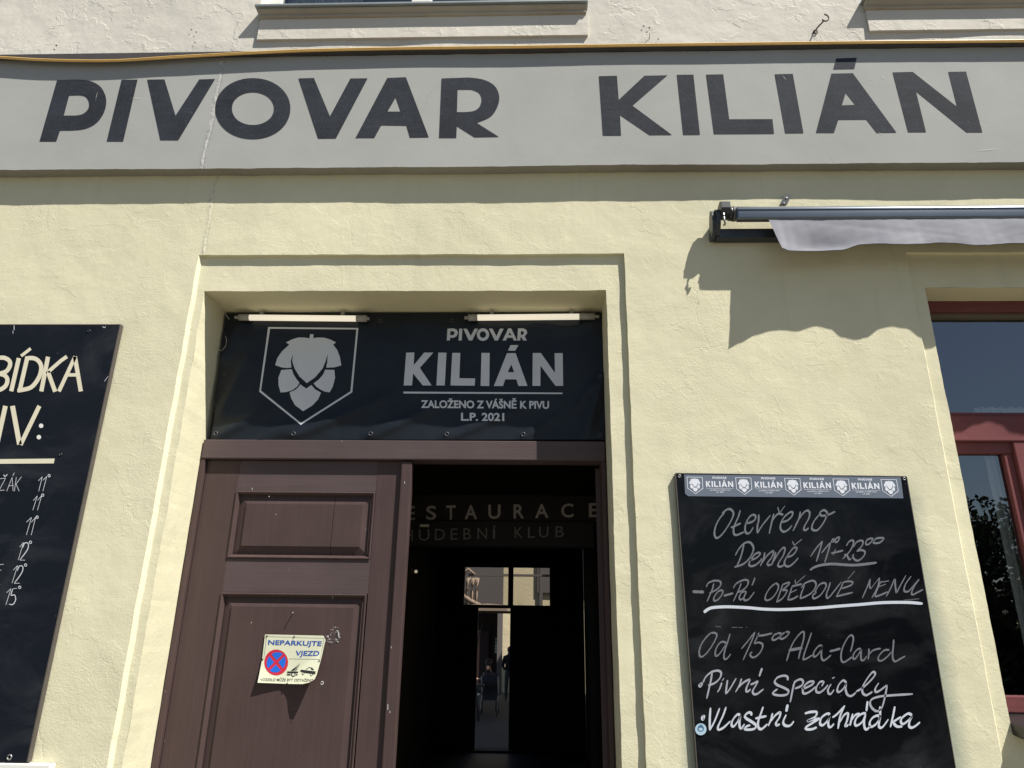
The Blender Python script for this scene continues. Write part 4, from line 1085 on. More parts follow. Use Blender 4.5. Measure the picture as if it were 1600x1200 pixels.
for (cx, cy) in ((307, 1053),): thin.append((s41(ell(cx, cy, 7, 8, 10) + ell(cx, cy, 7, 8, 10)[:1]), 1.1, 0))
for (cx, cy) in ((167, 134), (145, 220), (119, 318), (100, 407), (77, 494)): thin.append((s25(ell(cx, cy, 4.5, 5, 10) + ell(cx, cy, 4.5, 5, 10)[:1]), 1.1, 0))
letters("chalk_letter", thin, LBp, M_chalkL, lb, chisel=None)
def screw(x, y, pl, parent, r=.0075, mat=None):
    p = at(x, y, pl); ring("screw", (p.x, p.y - .001, p.z), r * .8, r * .28, mat or M_steel, parent, 12)
screw(15, 1183, LBp, lb, .009); screw(94.5, 710, LBp, lb, .006, M_darkm); screw(139, 517, LBp, lb, .006, M_darkm)
letters("chalk_scratch", [([(22, 508), (22, 516)], .9, 0), ([(20, 517), (20.5, 521)], .8, 0), ([(160, 510), (163, 512), (165, 510)], .9, 1), ([(163, 596), (169, 588)], .6, 0)], LBp, M_chalkL, lb, .0005)

# poster case below it
pc_ = thing("poster_case", "white rimmed display case just showing under the left menu board", "frame", (-2.2, -.02, .7))
pxr = at(80, 1193, -.03).x; pz = at(40, 1193.5, -.03).z
bm = bmesh.new(); add_box(bm, -3.0, pxr, -.034, -.001, pz - .022, pz, .004); add_box(bm, pxr - .03, pxr, -.033, -.001, pz - .62, pz - .022, .004); add_box(bm, -3.0, pxr, -.034, -.001, pz - .64, pz - .62, .004)
bm_obj("frame", bm, M_white, pc_); box("backing", -2.98, pxr - .03, -.018, -.004, pz - .62, pz - .022, M_blue, pc_, 0)

# ------------------------------------------------------------------ right blackboard
RBp = -.016
rb = thing("chalkboard", "glossy black chalkboard with handwritten opening hours and a strip of brewery logos on top", "board", (.95, -.01, 1.15))
q = [at(1056, 740, RBp), at(1416, 745, RBp), at(1492.5, 1200, RBp), at(1090, 1200, RBp)]
rx0 = (q[0].x + q[3].x) / 2; rx1 = (q[1].x + q[2].x) / 2; rz1 = (q[0].z + q[1].z) / 2
zl = q[3].z - .18
tilt = lambda p, k: Vector((p.x, RBp + k, p.z))
bl_ = at(1090, 1200, RBp); brt = at(1492.5, 1200, RBp)
def ext(a, b, z): t = (z - a.z) / (b.z - a.z); return Vector((a.x + (b.x - a.x) * t, RBp, z))
c3_ = ext(q[1], brt, zl); c4_ = ext(q[0], bl_, zl)
fr4 = [q[0], q[1], c3_, c4_]
V = [tuple(p) for p in fr4] + [(p.x, -.003, p.z) for p in fr4]
mesh("board", V, [(3, 2, 1, 0), (0, 1, 5, 4), (1, 2, 6, 5), (2, 3, 7, 6), (3, 0, 4, 7)], M_boardR, rb)
def rim(a, b, w_):
    d = (b - a).normalized(); nn_ = Vector((-d.z, 0, d.x)) * w_
    V = []
    for p in (a, b):
        for (s, y) in ((0, RBp - .0012), (1, RBp - .0012), (1, -.002), (0, -.002)): V.append((p.x + nn_.x * s, y, p.z + nn_.z * s))
    mesh("rim", V, [(0, 1, 5, 4), (1, 2, 6, 5), (2, 3, 7, 6), (3, 0, 4, 7), (0, 3, 2, 1), (4, 5, 6, 7)], M_edge, rb)
rim(q[0], c4_, -.0035); rim(q[1], c3_, .0025); rim(q[0], q[1], .0025)
fR = lambda x, y: at(x, y, RBp - .0008)
screw(1061.5, 744, RBp, rb, .006); screw(1412.5, 748, RBp, rb, .006)
hd = [(1069, 741.4), (1407.5, 745.6), (1411.5, 778.6), (1075.5, 775.2), (1070.5, 771.5)]
hs = rb
fpoly("header_strip", [hd], fR, M_head, hs)
def world2(pts, s, ox, oy): return [(at(x / s + ox, y / s + oy, PB).x, at(x / s + ox, y / s + oy, PB).z) for x, y in pts]
shw = world2(sh_out, 5, 320, 460); cxs = (shw[0][0] + shw[1][0]) / 2; czs = shw[0][1]; wsh = shw[1][0] - shw[0][0]
def mini(loops, s, ox, oy, cx, cz, sc, X, Z, nm="print"):
    LL = [[(X + (a - cx) * sc, -(Z + (b - cz) * sc)) for a, b in world2(l, s, ox, oy)] for l in loops]
    fpoly(nm, LL, lambda x, y: Vector((x, RBp - .0014, -y)), M_headp, rb)
for i, cxp in enumerate((1085.0, 1161.0, 1237.5, 1313.2, 1388.2)):
    p = at(cxp, 745.2 + (cxp - 1085) * .0125, RBp); wd = (at(1097.6, 745, RBp).x - at(1073, 745, RBp).x); sc = wd / wsh
    shin = [(520, 278), (1172, 284), (1126, 748), (751, 992), (452, 743)]
    mini([sh_out, shin], 5, 320, 460, cxs, czs, sc, p.x, p.z, "emblem_outline")
    for k, pp in hop.items(): mini([pp], 5, 320, 460, cxs, czs, sc, p.x, p.z, "hop_mark")
kw = world2([(48, 632), (1155, 635)], 4.444, 620, 460); kcx = (kw[0][0] + kw[1][0]) / 2; kcz = kw[0][1]; kwd = kw[1][0] - kw[0][0]
for cxp in (1124.5, 1201.0, 1277.2, 1352.8):
    dyk = (cxp - 1124) * .0125
    p = at(cxp, 761.2 + dyk, RBp); sc = (at(1145.7, 760, RBp).x - at(1103, 760, RBp).x) / kwd
    for g in (large, small):
        for k, L in g.items(): mini(L, 4.444, 620, 460, kcx, kcz, sc, p.x, p.z, "letter")
    mini([rule], 4.444, 620, 460, kcx, kcz, sc, p.x, p.z, "rule")
    ff = lambda x, y: at(x, y, RBp - .0014)
    fit_text("slogan", "ZALOŽENO Z VÁŠNĚ K PIVU", rect_quad(cxp - 16, 764.3 + dyk, cxp + 17, 766.7 + dyk), ff, M_headp, rb, .02)
    fit_text("slogan", "L.P. 2021", rect_quad(cxp - 5, 768.0 + dyk, cxp + 6.5, 770.0 + dyk), ff, M_headp, rb, .02)

def hand(rows, s, ox, oy, w): return [(tf(p, s, ox, oy), ww / s if ww else w, 1) for p, ww in rows]
Hh = lambda *a: [(p, None) if not isinstance(p, tuple) else p for p in a]
A_ = Hh([(235, 150), (180, 215), (135, 300), (118, 390), (140, 440), (185, 420), (250, 340), (310, 240), (335, 165), (310, 120), (265, 115), (205, 160)],
 [(412, 125), (390, 200), (350, 290), (335, 350), (345, 400), (380, 405), (455, 372)], [(305, 325), (360, 300), (420, 272)],
 [(480, 275), (540, 260), (583, 225), (580, 185), (545, 180), (500, 225), (470, 300), (468, 360), (490, 390), (525, 375), (560, 318)],
 [(622, 172), (620, 250), (607, 300), (607, 388)], [(607, 388), (660, 300), (755, 182)], [(795, 165), (775, 240), (740, 395)], [(760, 270), (810, 195), (850, 165), (900, 178)],
 [(838, 92), (858, 160)], [(858, 160), (920, 75)],
 [(885, 262), (950, 240), (1000, 190), (1005, 150), (975, 150), (915, 200), (875, 270), (870, 335), (905, 370), (960, 345), (1000, 295)],
 [(1095, 140), (1075, 230), (1010, 362)], [(1040, 290), (1110, 180), (1165, 130), (1200, 150), (1190, 220), (1145, 300), (1135, 345), (1160, 350), (1190, 325)],
 [(1310, 175), (1250, 250), (1225, 320), (1240, 350), (1290, 350), (1350, 280), (1390, 200), (1398, 150), (1360, 125), (1320, 150), (1330, 185), (1385, 185), (1440, 165), (1490, 140)])
A2_ = Hh([(355, 640), (400, 560), (460, 500), (520, 490), (560, 540), (555, 600), (510, 680), (440, 740), (345, 772)], [(455, 510), (420, 650), (370, 770)],
 [(520, 695), (590, 670), (635, 630), (625, 608), (580, 625), (530, 690), (512, 740), (535, 762), (590, 745), (640, 700), (655, 672)],
 [(690, 605), (680, 660), (640, 760)], [(655, 730), (710, 650), (770, 595), (790, 600), (770, 660), (725, 720), (730, 750), (770, 740)],
 [(815, 600), (800, 660), (770, 745)], [(785, 715), (840, 620), (895, 555), (920, 565), (900, 640), (845, 730), (850, 765), (890, 760), (920, 730)],
 [(940, 660), (1000, 640), (1045, 590), (1050, 550), (1010, 560), (950, 640), (915, 710), (925, 755), (970, 762), (1030, 715), (1072, 665)], [(1005, 480), (1025, 525)], [(1025, 525), (1112, 455)])
B_ = Hh([(262, 400), (350, 270), (450, 155)], [(450, 155), (400, 330), (355, 475)], [(435, 345), (510, 250), (575, 175)], [(575, 175), (545, 300), (485, 490)], [(590, 180), (605, 135), (640, 125), (610, 180)], [(640, 175), (670, 110), (715, 100), (690, 160), (645, 180)],
 [(585, 345), (680, 325), (775, 300)], [(655, 280), (615, 375)], [(822, 232), (870, 160), (925, 145), (935, 190), (880, 310), (765, 435)], [(790, 370), (830, 375), (870, 440), (900, 425)],
 [(935, 250), (980, 175), (1050, 145), (1085, 170), (1060, 240), (985, 315)], [(985, 315), (1060, 295), (1115, 325), (1095, 390), (1020, 455), (965, 450), (925, 400), (940, 355)],
 [(1120, 200), (1150, 135), (1225, 112), (1225, 150), (1170, 205), (1120, 205)], [(1245, 170), (1290, 115), (1390, 105), (1400, 130), (1340, 180), (1260, 185), (1245, 165)],
 ([(255, 610), (320, 565), (430, 530), (600, 512), (800, 525), (950, 530), (1120, 515), (1300, 490)], 36))
C_ = Hh(([(60, 290), (130, 292), (210, 295)], 34), [(340, 180), (315, 270), (250, 420)], [(240, 230), (270, 175), (350, 145), (420, 155), (430, 200), (380, 260), (280, 312)], [(460, 270), (400, 285), (345, 360), (345, 410), (400, 390), (450, 320), (462, 270)],
 ([(470, 345), (530, 328), (595, 310)], 26), [(700, 180), (665, 270), (595, 420)], [(595, 245), (640, 180), (740, 135), (790, 150), (780, 210), (720, 270), (655, 300)],
 [(765, 285), (710, 300), (675, 360), (690, 395), (730, 370), (770, 290)], [(770, 290), (740, 350), (740, 400), (790, 395), (840, 340), (872, 292)], [(880, 105), (862, 160), (840, 210)],
 [(1150, 180), (1080, 240), (1030, 320), (1015, 380), (1045, 405), (1110, 370), (1170, 290), (1190, 210), (1150, 175)], [(1245, 200), (1215, 290), (1165, 430)], [(1240, 200), (1320, 170), (1325, 195), (1240, 270)], [(1240, 275), (1300, 270), (1290, 310), (1240, 380), (1165, 430)],
 [(1370, 220), (1345, 300), (1310, 400)], [(1370, 220), (1430, 205), (1500, 190)], [(1345, 305), (1430, 265)], [(1315, 400), (1380, 385), (1450, 345)], [(1408, 135), (1415, 190)], [(1415, 190), (1540, 80)],
 [(1535, 205), (1495, 300), (1475, 385)], [(1490, 240), (1540, 180), (1638, 145), (1682, 180), (1672, 240), (1608, 320), (1475, 385)])
D_ = Hh([(128, 308), (90, 330), (85, 365), (110, 380), (180, 340), (240, 260), (260, 200), (230, 175), (170, 200), (120, 280), (128, 308)], [(315, 165), (290, 250), (265, 320), (268, 385)], [(268, 385), (320, 340), (460, 160)],
 [(480, 170), (455, 240), (390, 360)], [(480, 170), (540, 155), (600, 160), (600, 195), (540, 225), (460, 250)], [(390, 355), (470, 335), (610, 300)], [(545, 125), (635, 20)],
 [(840, 120), (800, 230), (735, 375)], [(840, 120), (830, 200), (845, 255)], [(845, 255), (960, 105)], [(960, 105), (940, 220), (860, 375)],
 [(985, 150), (945, 230), (905, 345), (960, 340), (1075, 290)], [(985, 165), (1085, 148)], [(950, 228), (1045, 190)], [(1160, 120), (1110, 240), (1050, 355)], [(1165, 120), (1170, 220), (1185, 315)], [(1185, 315), (1230, 220), (1310, 75)],
 [(1380, 85), (1310, 180), (1285, 255), (1300, 290), (1350, 280), (1420, 200), (1485, 125)], [(1485, 125), (1420, 220), (1385, 300), (1400, 330), (1460, 300), (1535, 262)])
E_ = Hh([(275, 165), (200, 240), (140, 330), (112, 420), (120, 490), (160, 495), (230, 430), (310, 310), (355, 210), (335, 170), (275, 168)], [(490, 310), (430, 290), (370, 340), (335, 430), (345, 490), (400, 450), (480, 330)], [(540, 180), (510, 280), (465, 420), (455, 510), (480, 535), (520, 500), (550, 460)],
 [(695, 390), (780, 290), (885, 155)], [(885, 155), (840, 280), (720, 545)], [(940, 165), (920, 220), (880, 310), (930, 300), (985, 320), (990, 370), (950, 450), (880, 505), (835, 500), (820, 460), (848, 430)], [(910, 210), (1010, 200), (1125, 172)],
 [(1200, 175), (1150, 200), (1125, 250), (1150, 268), (1220, 230), (1245, 180), (1200, 170)], [(1300, 160), (1250, 200), (1235, 240), (1270, 250), (1330, 210), (1360, 160), (1310, 155)],
 [(1325, 560), (1370, 410), (1430, 280), (1520, 170), (1565, 160), (1560, 260), (1520, 400), (1490, 530)], ([(1355, 410), (1440, 395), (1545, 375)], 36))
F_ = Hh([(248, 165), (210, 280), (150, 450), (130, 545)], [(130, 545), (190, 520), (260, 475)], [(400, 345), (350, 350), (290, 420), (275, 490), (320, 485), (385, 400), (395, 345)], [(395, 345), (385, 440), (390, 520), (420, 550), (470, 520), (520, 475)], ([(500, 425), (580, 405), (650, 385)], 30),
 [(790, 430), (815, 340), (830, 240), (800, 200), (750, 240), (690, 350), (660, 460), (665, 550), (700, 575), (760, 540), (825, 490)], [(935, 385), (890, 395), (840, 450), (825, 510), (850, 530), (900, 470), (940, 390)], [(940, 390), (935, 470), (940, 540), (975, 545), (1015, 490)],
 [(1045, 385), (1045, 450), (1035, 535)], [(1040, 480), (1090, 420), (1150, 395), (1210, 385)], [(1330, 405), (1260, 410), (1190, 480), (1175, 540), (1220, 555), (1300, 500), (1360, 430)], [(1390, 260), (1385, 350), (1375, 450), (1380, 530), (1410, 565), (1470, 535), (1550, 490)])
G_ = Hh([(120, 250), (110, 280), (130, 290), (150, 262), (135, 245), (125, 262)], [(290, 100), (270, 220), (215, 460)], [(165, 235), (200, 160), (280, 90), (370, 70), (415, 100), (400, 170), (330, 240), (235, 275)], [(425, 235), (400, 310), (365, 370)], [(455, 175), (430, 210)],
 [(505, 200), (490, 300), (480, 395)], [(480, 395), (540, 320), (625, 175)], [(700, 180), (670, 270), (615, 370)], [(650, 310), (720, 240), (790, 200), (810, 210), (770, 300), (765, 355), (795, 355), (825, 325)],
 [(825, 265), (880, 240), (930, 212)], [(930, 212), (900, 270), (855, 350), (870, 395), (920, 390), (1005, 325)], ([(985, 35), (965, 90), (945, 150)], 34),
 [(1340, 205), (1335, 155), (1280, 140), (1200, 165), (1160, 220), (1190, 265), (1290, 310), (1350, 350), (1330, 400), (1240, 415), (1150, 400), (1140, 370), (1200, 325)], [(1440, 210), (1410, 330), (1375, 510)], [(1410, 290), (1450, 220), (1520, 190), (1555, 225), (1530, 280), (1440, 320)])
H_ = Hh([(20, 290), (90, 270), (160, 230), (165, 200), (110, 205), (50, 260), (35, 330), (65, 350), (130, 320), (200, 260)], [(270, 260), (295, 205), (250, 205), (205, 270), (205, 325), (250, 335), (310, 290), (350, 240)], [(390, 230), (350, 300), (360, 350), (390, 350), (425, 300)], [(402, 160), (432, 145)],
 [(580, 215), (540, 185), (485, 240), (465, 310), (490, 330), (540, 290), (580, 220)], [(580, 220), (570, 290), (590, 360), (640, 380), (700, 335)], [(700, 325), (780, 280), (880, 190), (940, 110), (910, 80), (850, 150), (790, 250), (780, 330), (820, 370), (870, 350), (905, 325)],
 [(985, 215), (940, 290), (950, 330), (1000, 310), (1090, 240)], [(1090, 240), (1060, 400), (1020, 530), (960, 570), (900, 530), (875, 470), (900, 420), (980, 390), (1100, 375), (1410, 355)])
I_ = Hh([(160, 695), (150, 725), (165, 750), (180, 710), (165, 700)], [(268, 585), (258, 740), (258, 900)], [(258, 900), (330, 760), (395, 590)], [(485, 575), (440, 700), (375, 840), (375, 900)], [(375, 900), (450, 860), (545, 770)], [(680, 690), (640, 680), (580, 750), (560, 820), (590, 845), (650, 770), (685, 690)], [(685, 690), (670, 780), (675, 850), (700, 870), (740, 810)],
 [(835, 695), (830, 655), (790, 655), (750, 690), (760, 730), (840, 780), (900, 830), (880, 875), (800, 890), (745, 880), (760, 850), (820, 825)], [(1000, 570), (970, 660), (930, 780), (935, 860), (980, 880), (1060, 810)], [(890, 735), (960, 720), (1045, 700)],
 [(1130, 660), (1110, 740), (1070, 840)], [(1100, 780), (1170, 690), (1235, 650), (1225, 720), (1180, 790), (1190, 830), (1230, 810)], [(1320, 680), (1280, 770), (1290, 820), (1340, 840), (1390, 820), (1425, 770)], ([(1340, 540), (1330, 590), (1320, 640)], 42))
J_ = Hh([(60, 600), (130, 580), (215, 575)], [(215, 575), (190, 640), (90, 695), (170, 675), (250, 660)], [(250, 660), (150, 720), (75, 770), (85, 795), (150, 795), (210, 770)], [(375, 615), (340, 600), (270, 650), (250, 720), (285, 745), (350, 680), (380, 610)], [(380, 610), (355, 700), (360, 760), (390, 765), (425, 725)],
 [(405, 650), (470, 600), (560, 500)], [(560, 500), (530, 560), (500, 640), (475, 790)], [(490, 720), (550, 620), (600, 600), (590, 680), (565, 750), (590, 750), (605, 730)], [(660, 600), (640, 680), (625, 750)], [(640, 690), (690, 620), (750, 600)],
 [(825, 600), (780, 600), (710, 650), (685, 720), (710, 750), (780, 700), (820, 610)], [(820, 610), (800, 700), (810, 780), (840, 795), (880, 750)], ([(845, 445), (838, 500), (830, 570)], 28), [(1010, 640), (960, 625), (900, 660), (870, 720), (890, 765), (950, 730), (1005, 650)], [(1000, 510), (1000, 640), (985, 740), (1000, 775), (1040, 760), (1105, 670)],
 [(1185, 510), (1165, 620), (1130, 770)], [(1265, 640), (1200, 680), (1150, 715)], [(1165, 710), (1210, 760), (1280, 760)], [(1400, 620), (1350, 600), (1280, 650), (1260, 700), (1290, 730), (1360, 680), (1405, 625)], [(1405, 625), (1370, 700), (1365, 760), (1400, 775), (1450, 750), (1500, 705)])
CS = math.radians(58)
letters("chalk_letter", hand(A_, 7.273, 1100, 780, 2.9), RBp, M_chalk, rb, .0008, CS)
letters("chalk_letter", hand(A2_, 7.273, 1100, 780, 2.9) + hand(B_, 10, 1240, 830, 2.7), RBp, M_chalk, rb, .0008, CS)
letters("chalk_letter", hand(C_, 8.42, 1075, 890, 2.6) + hand(D_, 8.42, 1260, 890, 2.6), RBp, M_chalk, rb, .0008, CS)
letters("chalk_letter", hand(E_, 8.889, 1080, 970, 2.7) + hand(F_, 8.889, 1240, 970, 2.7), RBp, M_chalk, rb, .0008, CS)
M_chalkm = chalk_mat("medium_chalk_marker", (.36, .38, .44), lo=.7)
letters("chalk_letter", hand(G_, 8.889, 1080, 1040, 3.1) + hand(H_, 8, 1250, 1040, 3.1), RBp, M_chalkm, rb, .0008, CS)
letters("chalk_letter", hand(I_, 8.889, 1080, 1040, 3.5) + hand(J_, 8, 1250, 1040, 3.5), RBp, M_chalkb, rb, .0008, CS)
ul = tf([(210, 565), (250, 530), (310, 503), (420, 492), (560, 490), (800, 502), (1000, 520), (1250, 525), (1557, 512)], 8.42, 1075, 890) + tf([(200, 500), (430, 480), (700, 460), (1000, 435), (1330, 432), (1530, 448)], 8.42, 1260, 890)
ribbons("chalk_underline", [(ul, 4.6, 1)], RBp, M_chalkb, rb, .0010)
letters("chalk_smudge", [(tf([(1280, 402), (1380, 395), (1490, 383)], 8.42, 1260, 890), 1.6, 1)] + [(tf(p, 8.889, 1080, 970), 1.3, 0) for p in ([(335, 78), (415, 84)], [(560, 92), (640, 90)], [(655, 92), (715, 95)], [(765, 88), (775, 94)])], RBp, chalk_mat("faint_chalk", (.09, .095, .10)), rb, .0006)
# round sticker
st = thing("sticker", "small round pale blue sticker at the lower left of the chalkboard", "sticker", at(1095, 1138, RBp))
M_stk = simple("pale_blue_sticker", (.40, .55, .66), .5, .08, 90); M_stk2 = simple("blue_sticker_print", (.05, .14, .25), .5)
fst = lambda l: (lambda x, y: at(x, y, RBp - .0030 - l))
fpoly("disc", [ell(1095, 1139.5, 8.9, 9.3, 24)], fst(0), M_stk, st)
fpoly("print", [ell(1095, 1138.5, 5.2, 4.6, 16), ell(1095, 1139, 3.4, 3.0, 14)], fst(.0004), M_stk2, st); fpoly("print", [[(1091, 1135), (1095.5, 1131.5), (1099, 1135), (1097, 1136.5), (1093, 1136.5)]], fst(.0006), M_stk2, st)

# ------------------------------------------------------------------ no-parking sign
ns = thing("no_parking_sign", "bent ivory no parking sign NEPARKUJTE VJEZD nailed to the brown door", "sign", at(455, 1030, LY))
t12 = lambda p: tf(p, 12, 390, 980)
def sign_off(x, y):
    u = (x - 403) / 100; v = (y - 991) / 77
    o = .004
    o += .013 * max(0, v - .45) ** 1.5 * max(0, 1 - u * 1.7) ** 1.2 * 3.0          # lifted lower left corner
    k = max(0, (u - .66) + (v - .66) * .9); o += .175 * k ** 1.6                   # strongly bent lower right corner
    return o
def fsg(l): return lambda x, y: at(x, y, LY - .0005 - sign_off(x, y) - l)
out = t12([(290, 135), (1385, 158), (1425, 235), (1340, 600), (1255, 900), (1215, 980), (1110, 1040), (990, 1066), (700, 1062), (150, 1040), (235, 600)])
cs = ([400 + 3 * k for k in range(40)], [990 + 3 * k for k in range(30)])
fpoly("plate", [out], fsg(0), M_signw, ns, cs)
for o in ns.children:
    for p in o.data.polygons: p.use_smooth = True
fit_text("word", "NEPARKUJTE", t12([(352, 238), (1360, 262), (1338, 380), (345, 358)]), fsg(.0008), M_signb, ns, .02, cs)
fit_text("word", "VJEZD", t12([(868, 440), (1318, 447), (1290, 565), (850, 562)]), fsg(.0008), M_signb, ns, .02, cs)
fit_text("warning_text", "VOZIDLO MŮŽE BÝT ODTAŽENO", t12([(205, 935), (1205, 950), (1190, 1022), (200, 1008)]), fsg(.0008), M_ink, ns, .006, cs)
fpoly("red_disc", [t12(ell(499, 660, 223, 242, 40))], fsg(.0006), M_discr, ns, cs)
cxd, cyd = 499, 658
for k in range(4):      # four blue sectors between the red diagonals
    a0 = math.radians(45 + 90 * k - 36.5); a1 = math.radians(45 + 90 * k + 36.5)
    a0 += math.radians(45); a1 += math.radians(45)
    am = (a0 + a1) / 2
    pts = [(cxd + 38 * math.cos(am), cyd + 40 * math.sin(am))] + [(cxd + 176 * math.cos(a0 + (a1 - a0) * j / 10), cyd + 190 * math.sin(a0 + (a1 - a0) * j / 10)) for j in range(11)]
    pts = [(x + (cyd - y) * .12, y) for x, y in pts]
    fpoly("blue_sector", [t12(pts)], fsg(.0011), M_discb, ns, cs)
for L in ([(955, 665), (900, 720), (775, 812), (835, 815)], [(945, 690), (905, 745), (850, 815), (872, 817)], [(705, 828), (910, 830), (905, 862), (703, 858)], [(700, 878), (770, 878), (768, 902), (698, 900)], [(868, 880), (900, 880), (898, 902), (866, 902)],
          [(960, 795), (1240, 828), (1235, 852), (955, 818)], [(950, 815), (1235, 856), (1228, 885), (1190, 880), (1130, 870), (1030, 855), (1000, 840), (955, 835)], [(1140, 765), (1185, 768), (1212, 806), (1165, 800)], [(1050, 790), (1110, 750), (1180, 757), (1178, 764), (1112, 760), (1062, 795)]):
    fpoly("pictogram", [t12(L)], fsg(.0009), M_ink, ns, cs)
for (x, y, r) in ((820, 888, 40), (1003, 868, 24), (1160, 890, 24)):
    fpoly("pictogram_wheel", [t12(ell(x, y, r, r, 18)), t12(ell(x, y, r * .62, r * .62, 16))], fsg(.0013), M_ink, ns, cs); fpoly("pictogram_hub", [t12(ell(x, y, r * .60, r * .60, 14))], fsg(.0013), M_signw, ns, cs)
M_line = simple("sign_border_line", (.14, .20, .20), .5)
for L in ([(318, 170), (1400, 205), (1399, 210), (317, 176)], [(318, 172), (324, 176), (272, 575), (266, 575)], [(1395, 208), (1400, 208), (1325, 603), (1320, 603)], [(740, 588), (1322, 598), (1321, 604), (739, 594)]):
    fpoly("border_line", [t12(L)], fsg(.0007), M_line, ns, cs)
M_nail = simple("rusty_nail", (.05, .035, .03), .7, .3)
for (x, y) in ((325, 165), (835, 180), (245, 603), (1308, 632), (705, 1056)):
    X, Y = x / 12 + 390, y / 12 + 980; disc("nail", X, Y, .0032, LY - .0005 - sign_off(X, Y), M_nail, ns, .003)

# ------------------------------------------------------------------ right window
WY = .145
win = mesh("window", [], [], M_red, B)
box("head", WX0 - .01, WX1 + .01, WY, WY + .07, at(1520, 487, WY).z, WZ1 + .01, M_red, win, .003)
GLY = WY + .045
zg1 = at(1520, 500, GLY).z; zt1 = at(1520, 651, WY).z; zt0 = at(1520, 690, WY).z
box("inner_head", WX0, WX1, WY + .02, WY + .07, zg1, at(1520, 488, WY + .02).z + .01, M_wood_in, win, .003)
box("jamb", WX0 - .012, WX0 + .012, WY, WY + .07, WZ0, WZ1, M_redv, win, .003)
box("transom", WX0, WX1, WY - .012, WY + .06, zt0, zt1, M_red, win, .004)
box("transom_bead", WX0, WX1, WY + .004, WY + .05, zt1, at(1520, 644, WY).z, M_red, win, .002)
xm0 = at(1583, 700, WY).x
box("mullion", xm0, xm0 + .07, WY - .008, WY + .06, WZ0, zt0, M_redv, win, .004)
zl0 = at(1590, 1110, WY).z
box("casement_top", WX0 + .012, xm0, WY + .006, WY + .05, zt0 - .045, zt0, M_red, win, .003); box("casement_bottom", WX0 + .012, xm0, WY + .000, WY + .05, WZ0 + .03, WZ0 + .085, M_red, win, .004)
box("casement_stile", xm0 - .035, xm0 - .001, WY + .010, WY + .05, WZ0 + .085, zt0 - .045, M_redv, win, .003)
box("casement_top", xm0 + .07, WX1, WY + .006, WY + .05, zt0 - .045, zt0, M_red, win, .003); box("casement_bottom", xm0 + .07, WX1, WY, WY + .05, WZ0 + .03, WZ0 + .085, M_red, win, .004)
def pane(x0, x1, z0, z1, y, nm="pane", m=None):
    return mesh(nm, [(x0, y, z0), (x1, y, z0), (x1, y, z1), (x0, y, z1)], [(0, 1, 2, 3)], m or M_glass, win)
pane(WX0 + .01, WX1, at(1520, 645, GLY).z, zg1 + .003, GLY); pane(WX0 + .01, xm0 - .033, WZ0 + .08, zt0 - .043, WY + .03); pane(xm0 + .068, WX1, WZ0 + .08, zt0 - .043, WY + .03)
# inner sash half open behind the top light
ip = .30
pane(WX0 - .1, at(1567, 600, ip).x, zt1 - .1, at(1530, 546, ip).z, ip, "inner_pane")
# room behind
bm = bmesh.new()
Vr = [(1.5, .21, 1.0), (3.3, .21, 1.0), (3.3, 3.2, 1.0), (1.5, 3.2, 1.0), (1.5, .21, 3.4), (3.3, .21, 3.4), (3.3, 3.2, 3.4), (1.5, 3.2, 3.4)]
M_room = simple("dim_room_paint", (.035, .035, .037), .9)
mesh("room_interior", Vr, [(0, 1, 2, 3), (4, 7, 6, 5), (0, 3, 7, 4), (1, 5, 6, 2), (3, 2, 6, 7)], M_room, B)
# net curtain
V = []; n_ = 90
for i in range(n_ + 1):
    x = at(1548, 760, .212).x + .42 * i / n_; y = .212 + .010 * math.sin(i * .75) + .004 * math.sin(i * 1.9)
    V += [(x, y, 1.3), (x, y, 2.55)]
mesh("curtain", V, [(2 * i, 2 * i + 2, 2 * i + 3, 2 * i + 1) for i in range(n_)], M_curt, win, True)
# outer sill
sx0 = at(1586, 1150, -.05).x
M_sill = simple("dark_sheet_metal", (.045, .045, .048), .3, .3, 20, .0015, 30, metal=.7)
bm = bmesh.new()
prof = [(.15, WZ0 + .028), (-.055, WZ0 + .002), (-.062, WZ0 - .006), (-.062, WZ0 - .030), (-.052, WZ0 - .036), (.012, WZ0 - .026)]
V = []
for x in (WX0 - .0, WX1 + .02):
    for (y, z) in prof: V.append((x, y, z))
m_ = len(prof); mesh("window_sill", V, [(k, m_ + k, m_ + (k + 1) % m_, (k + 1) % m_) for k in range(m_)] + [tuple(range(m_))[::-1], tuple(range(m_, 2 * m_))], M_sill, B)

# ------------------------------------------------------------------ awning
aw = thing("awning", "retracted grey awning with wavy cloth valance above the right window", "awning", (2.0, -.06, 3.2))
AX1 = 3.3
ba = at(1117, 362, -.05); 
box("mounting_bar", at(1119, 360, -.055).x, AX1, -.045, -.003, at(1160, 369.5, -.055).z, at(1160, 355, -.055).z, M_darkm, aw, .003)
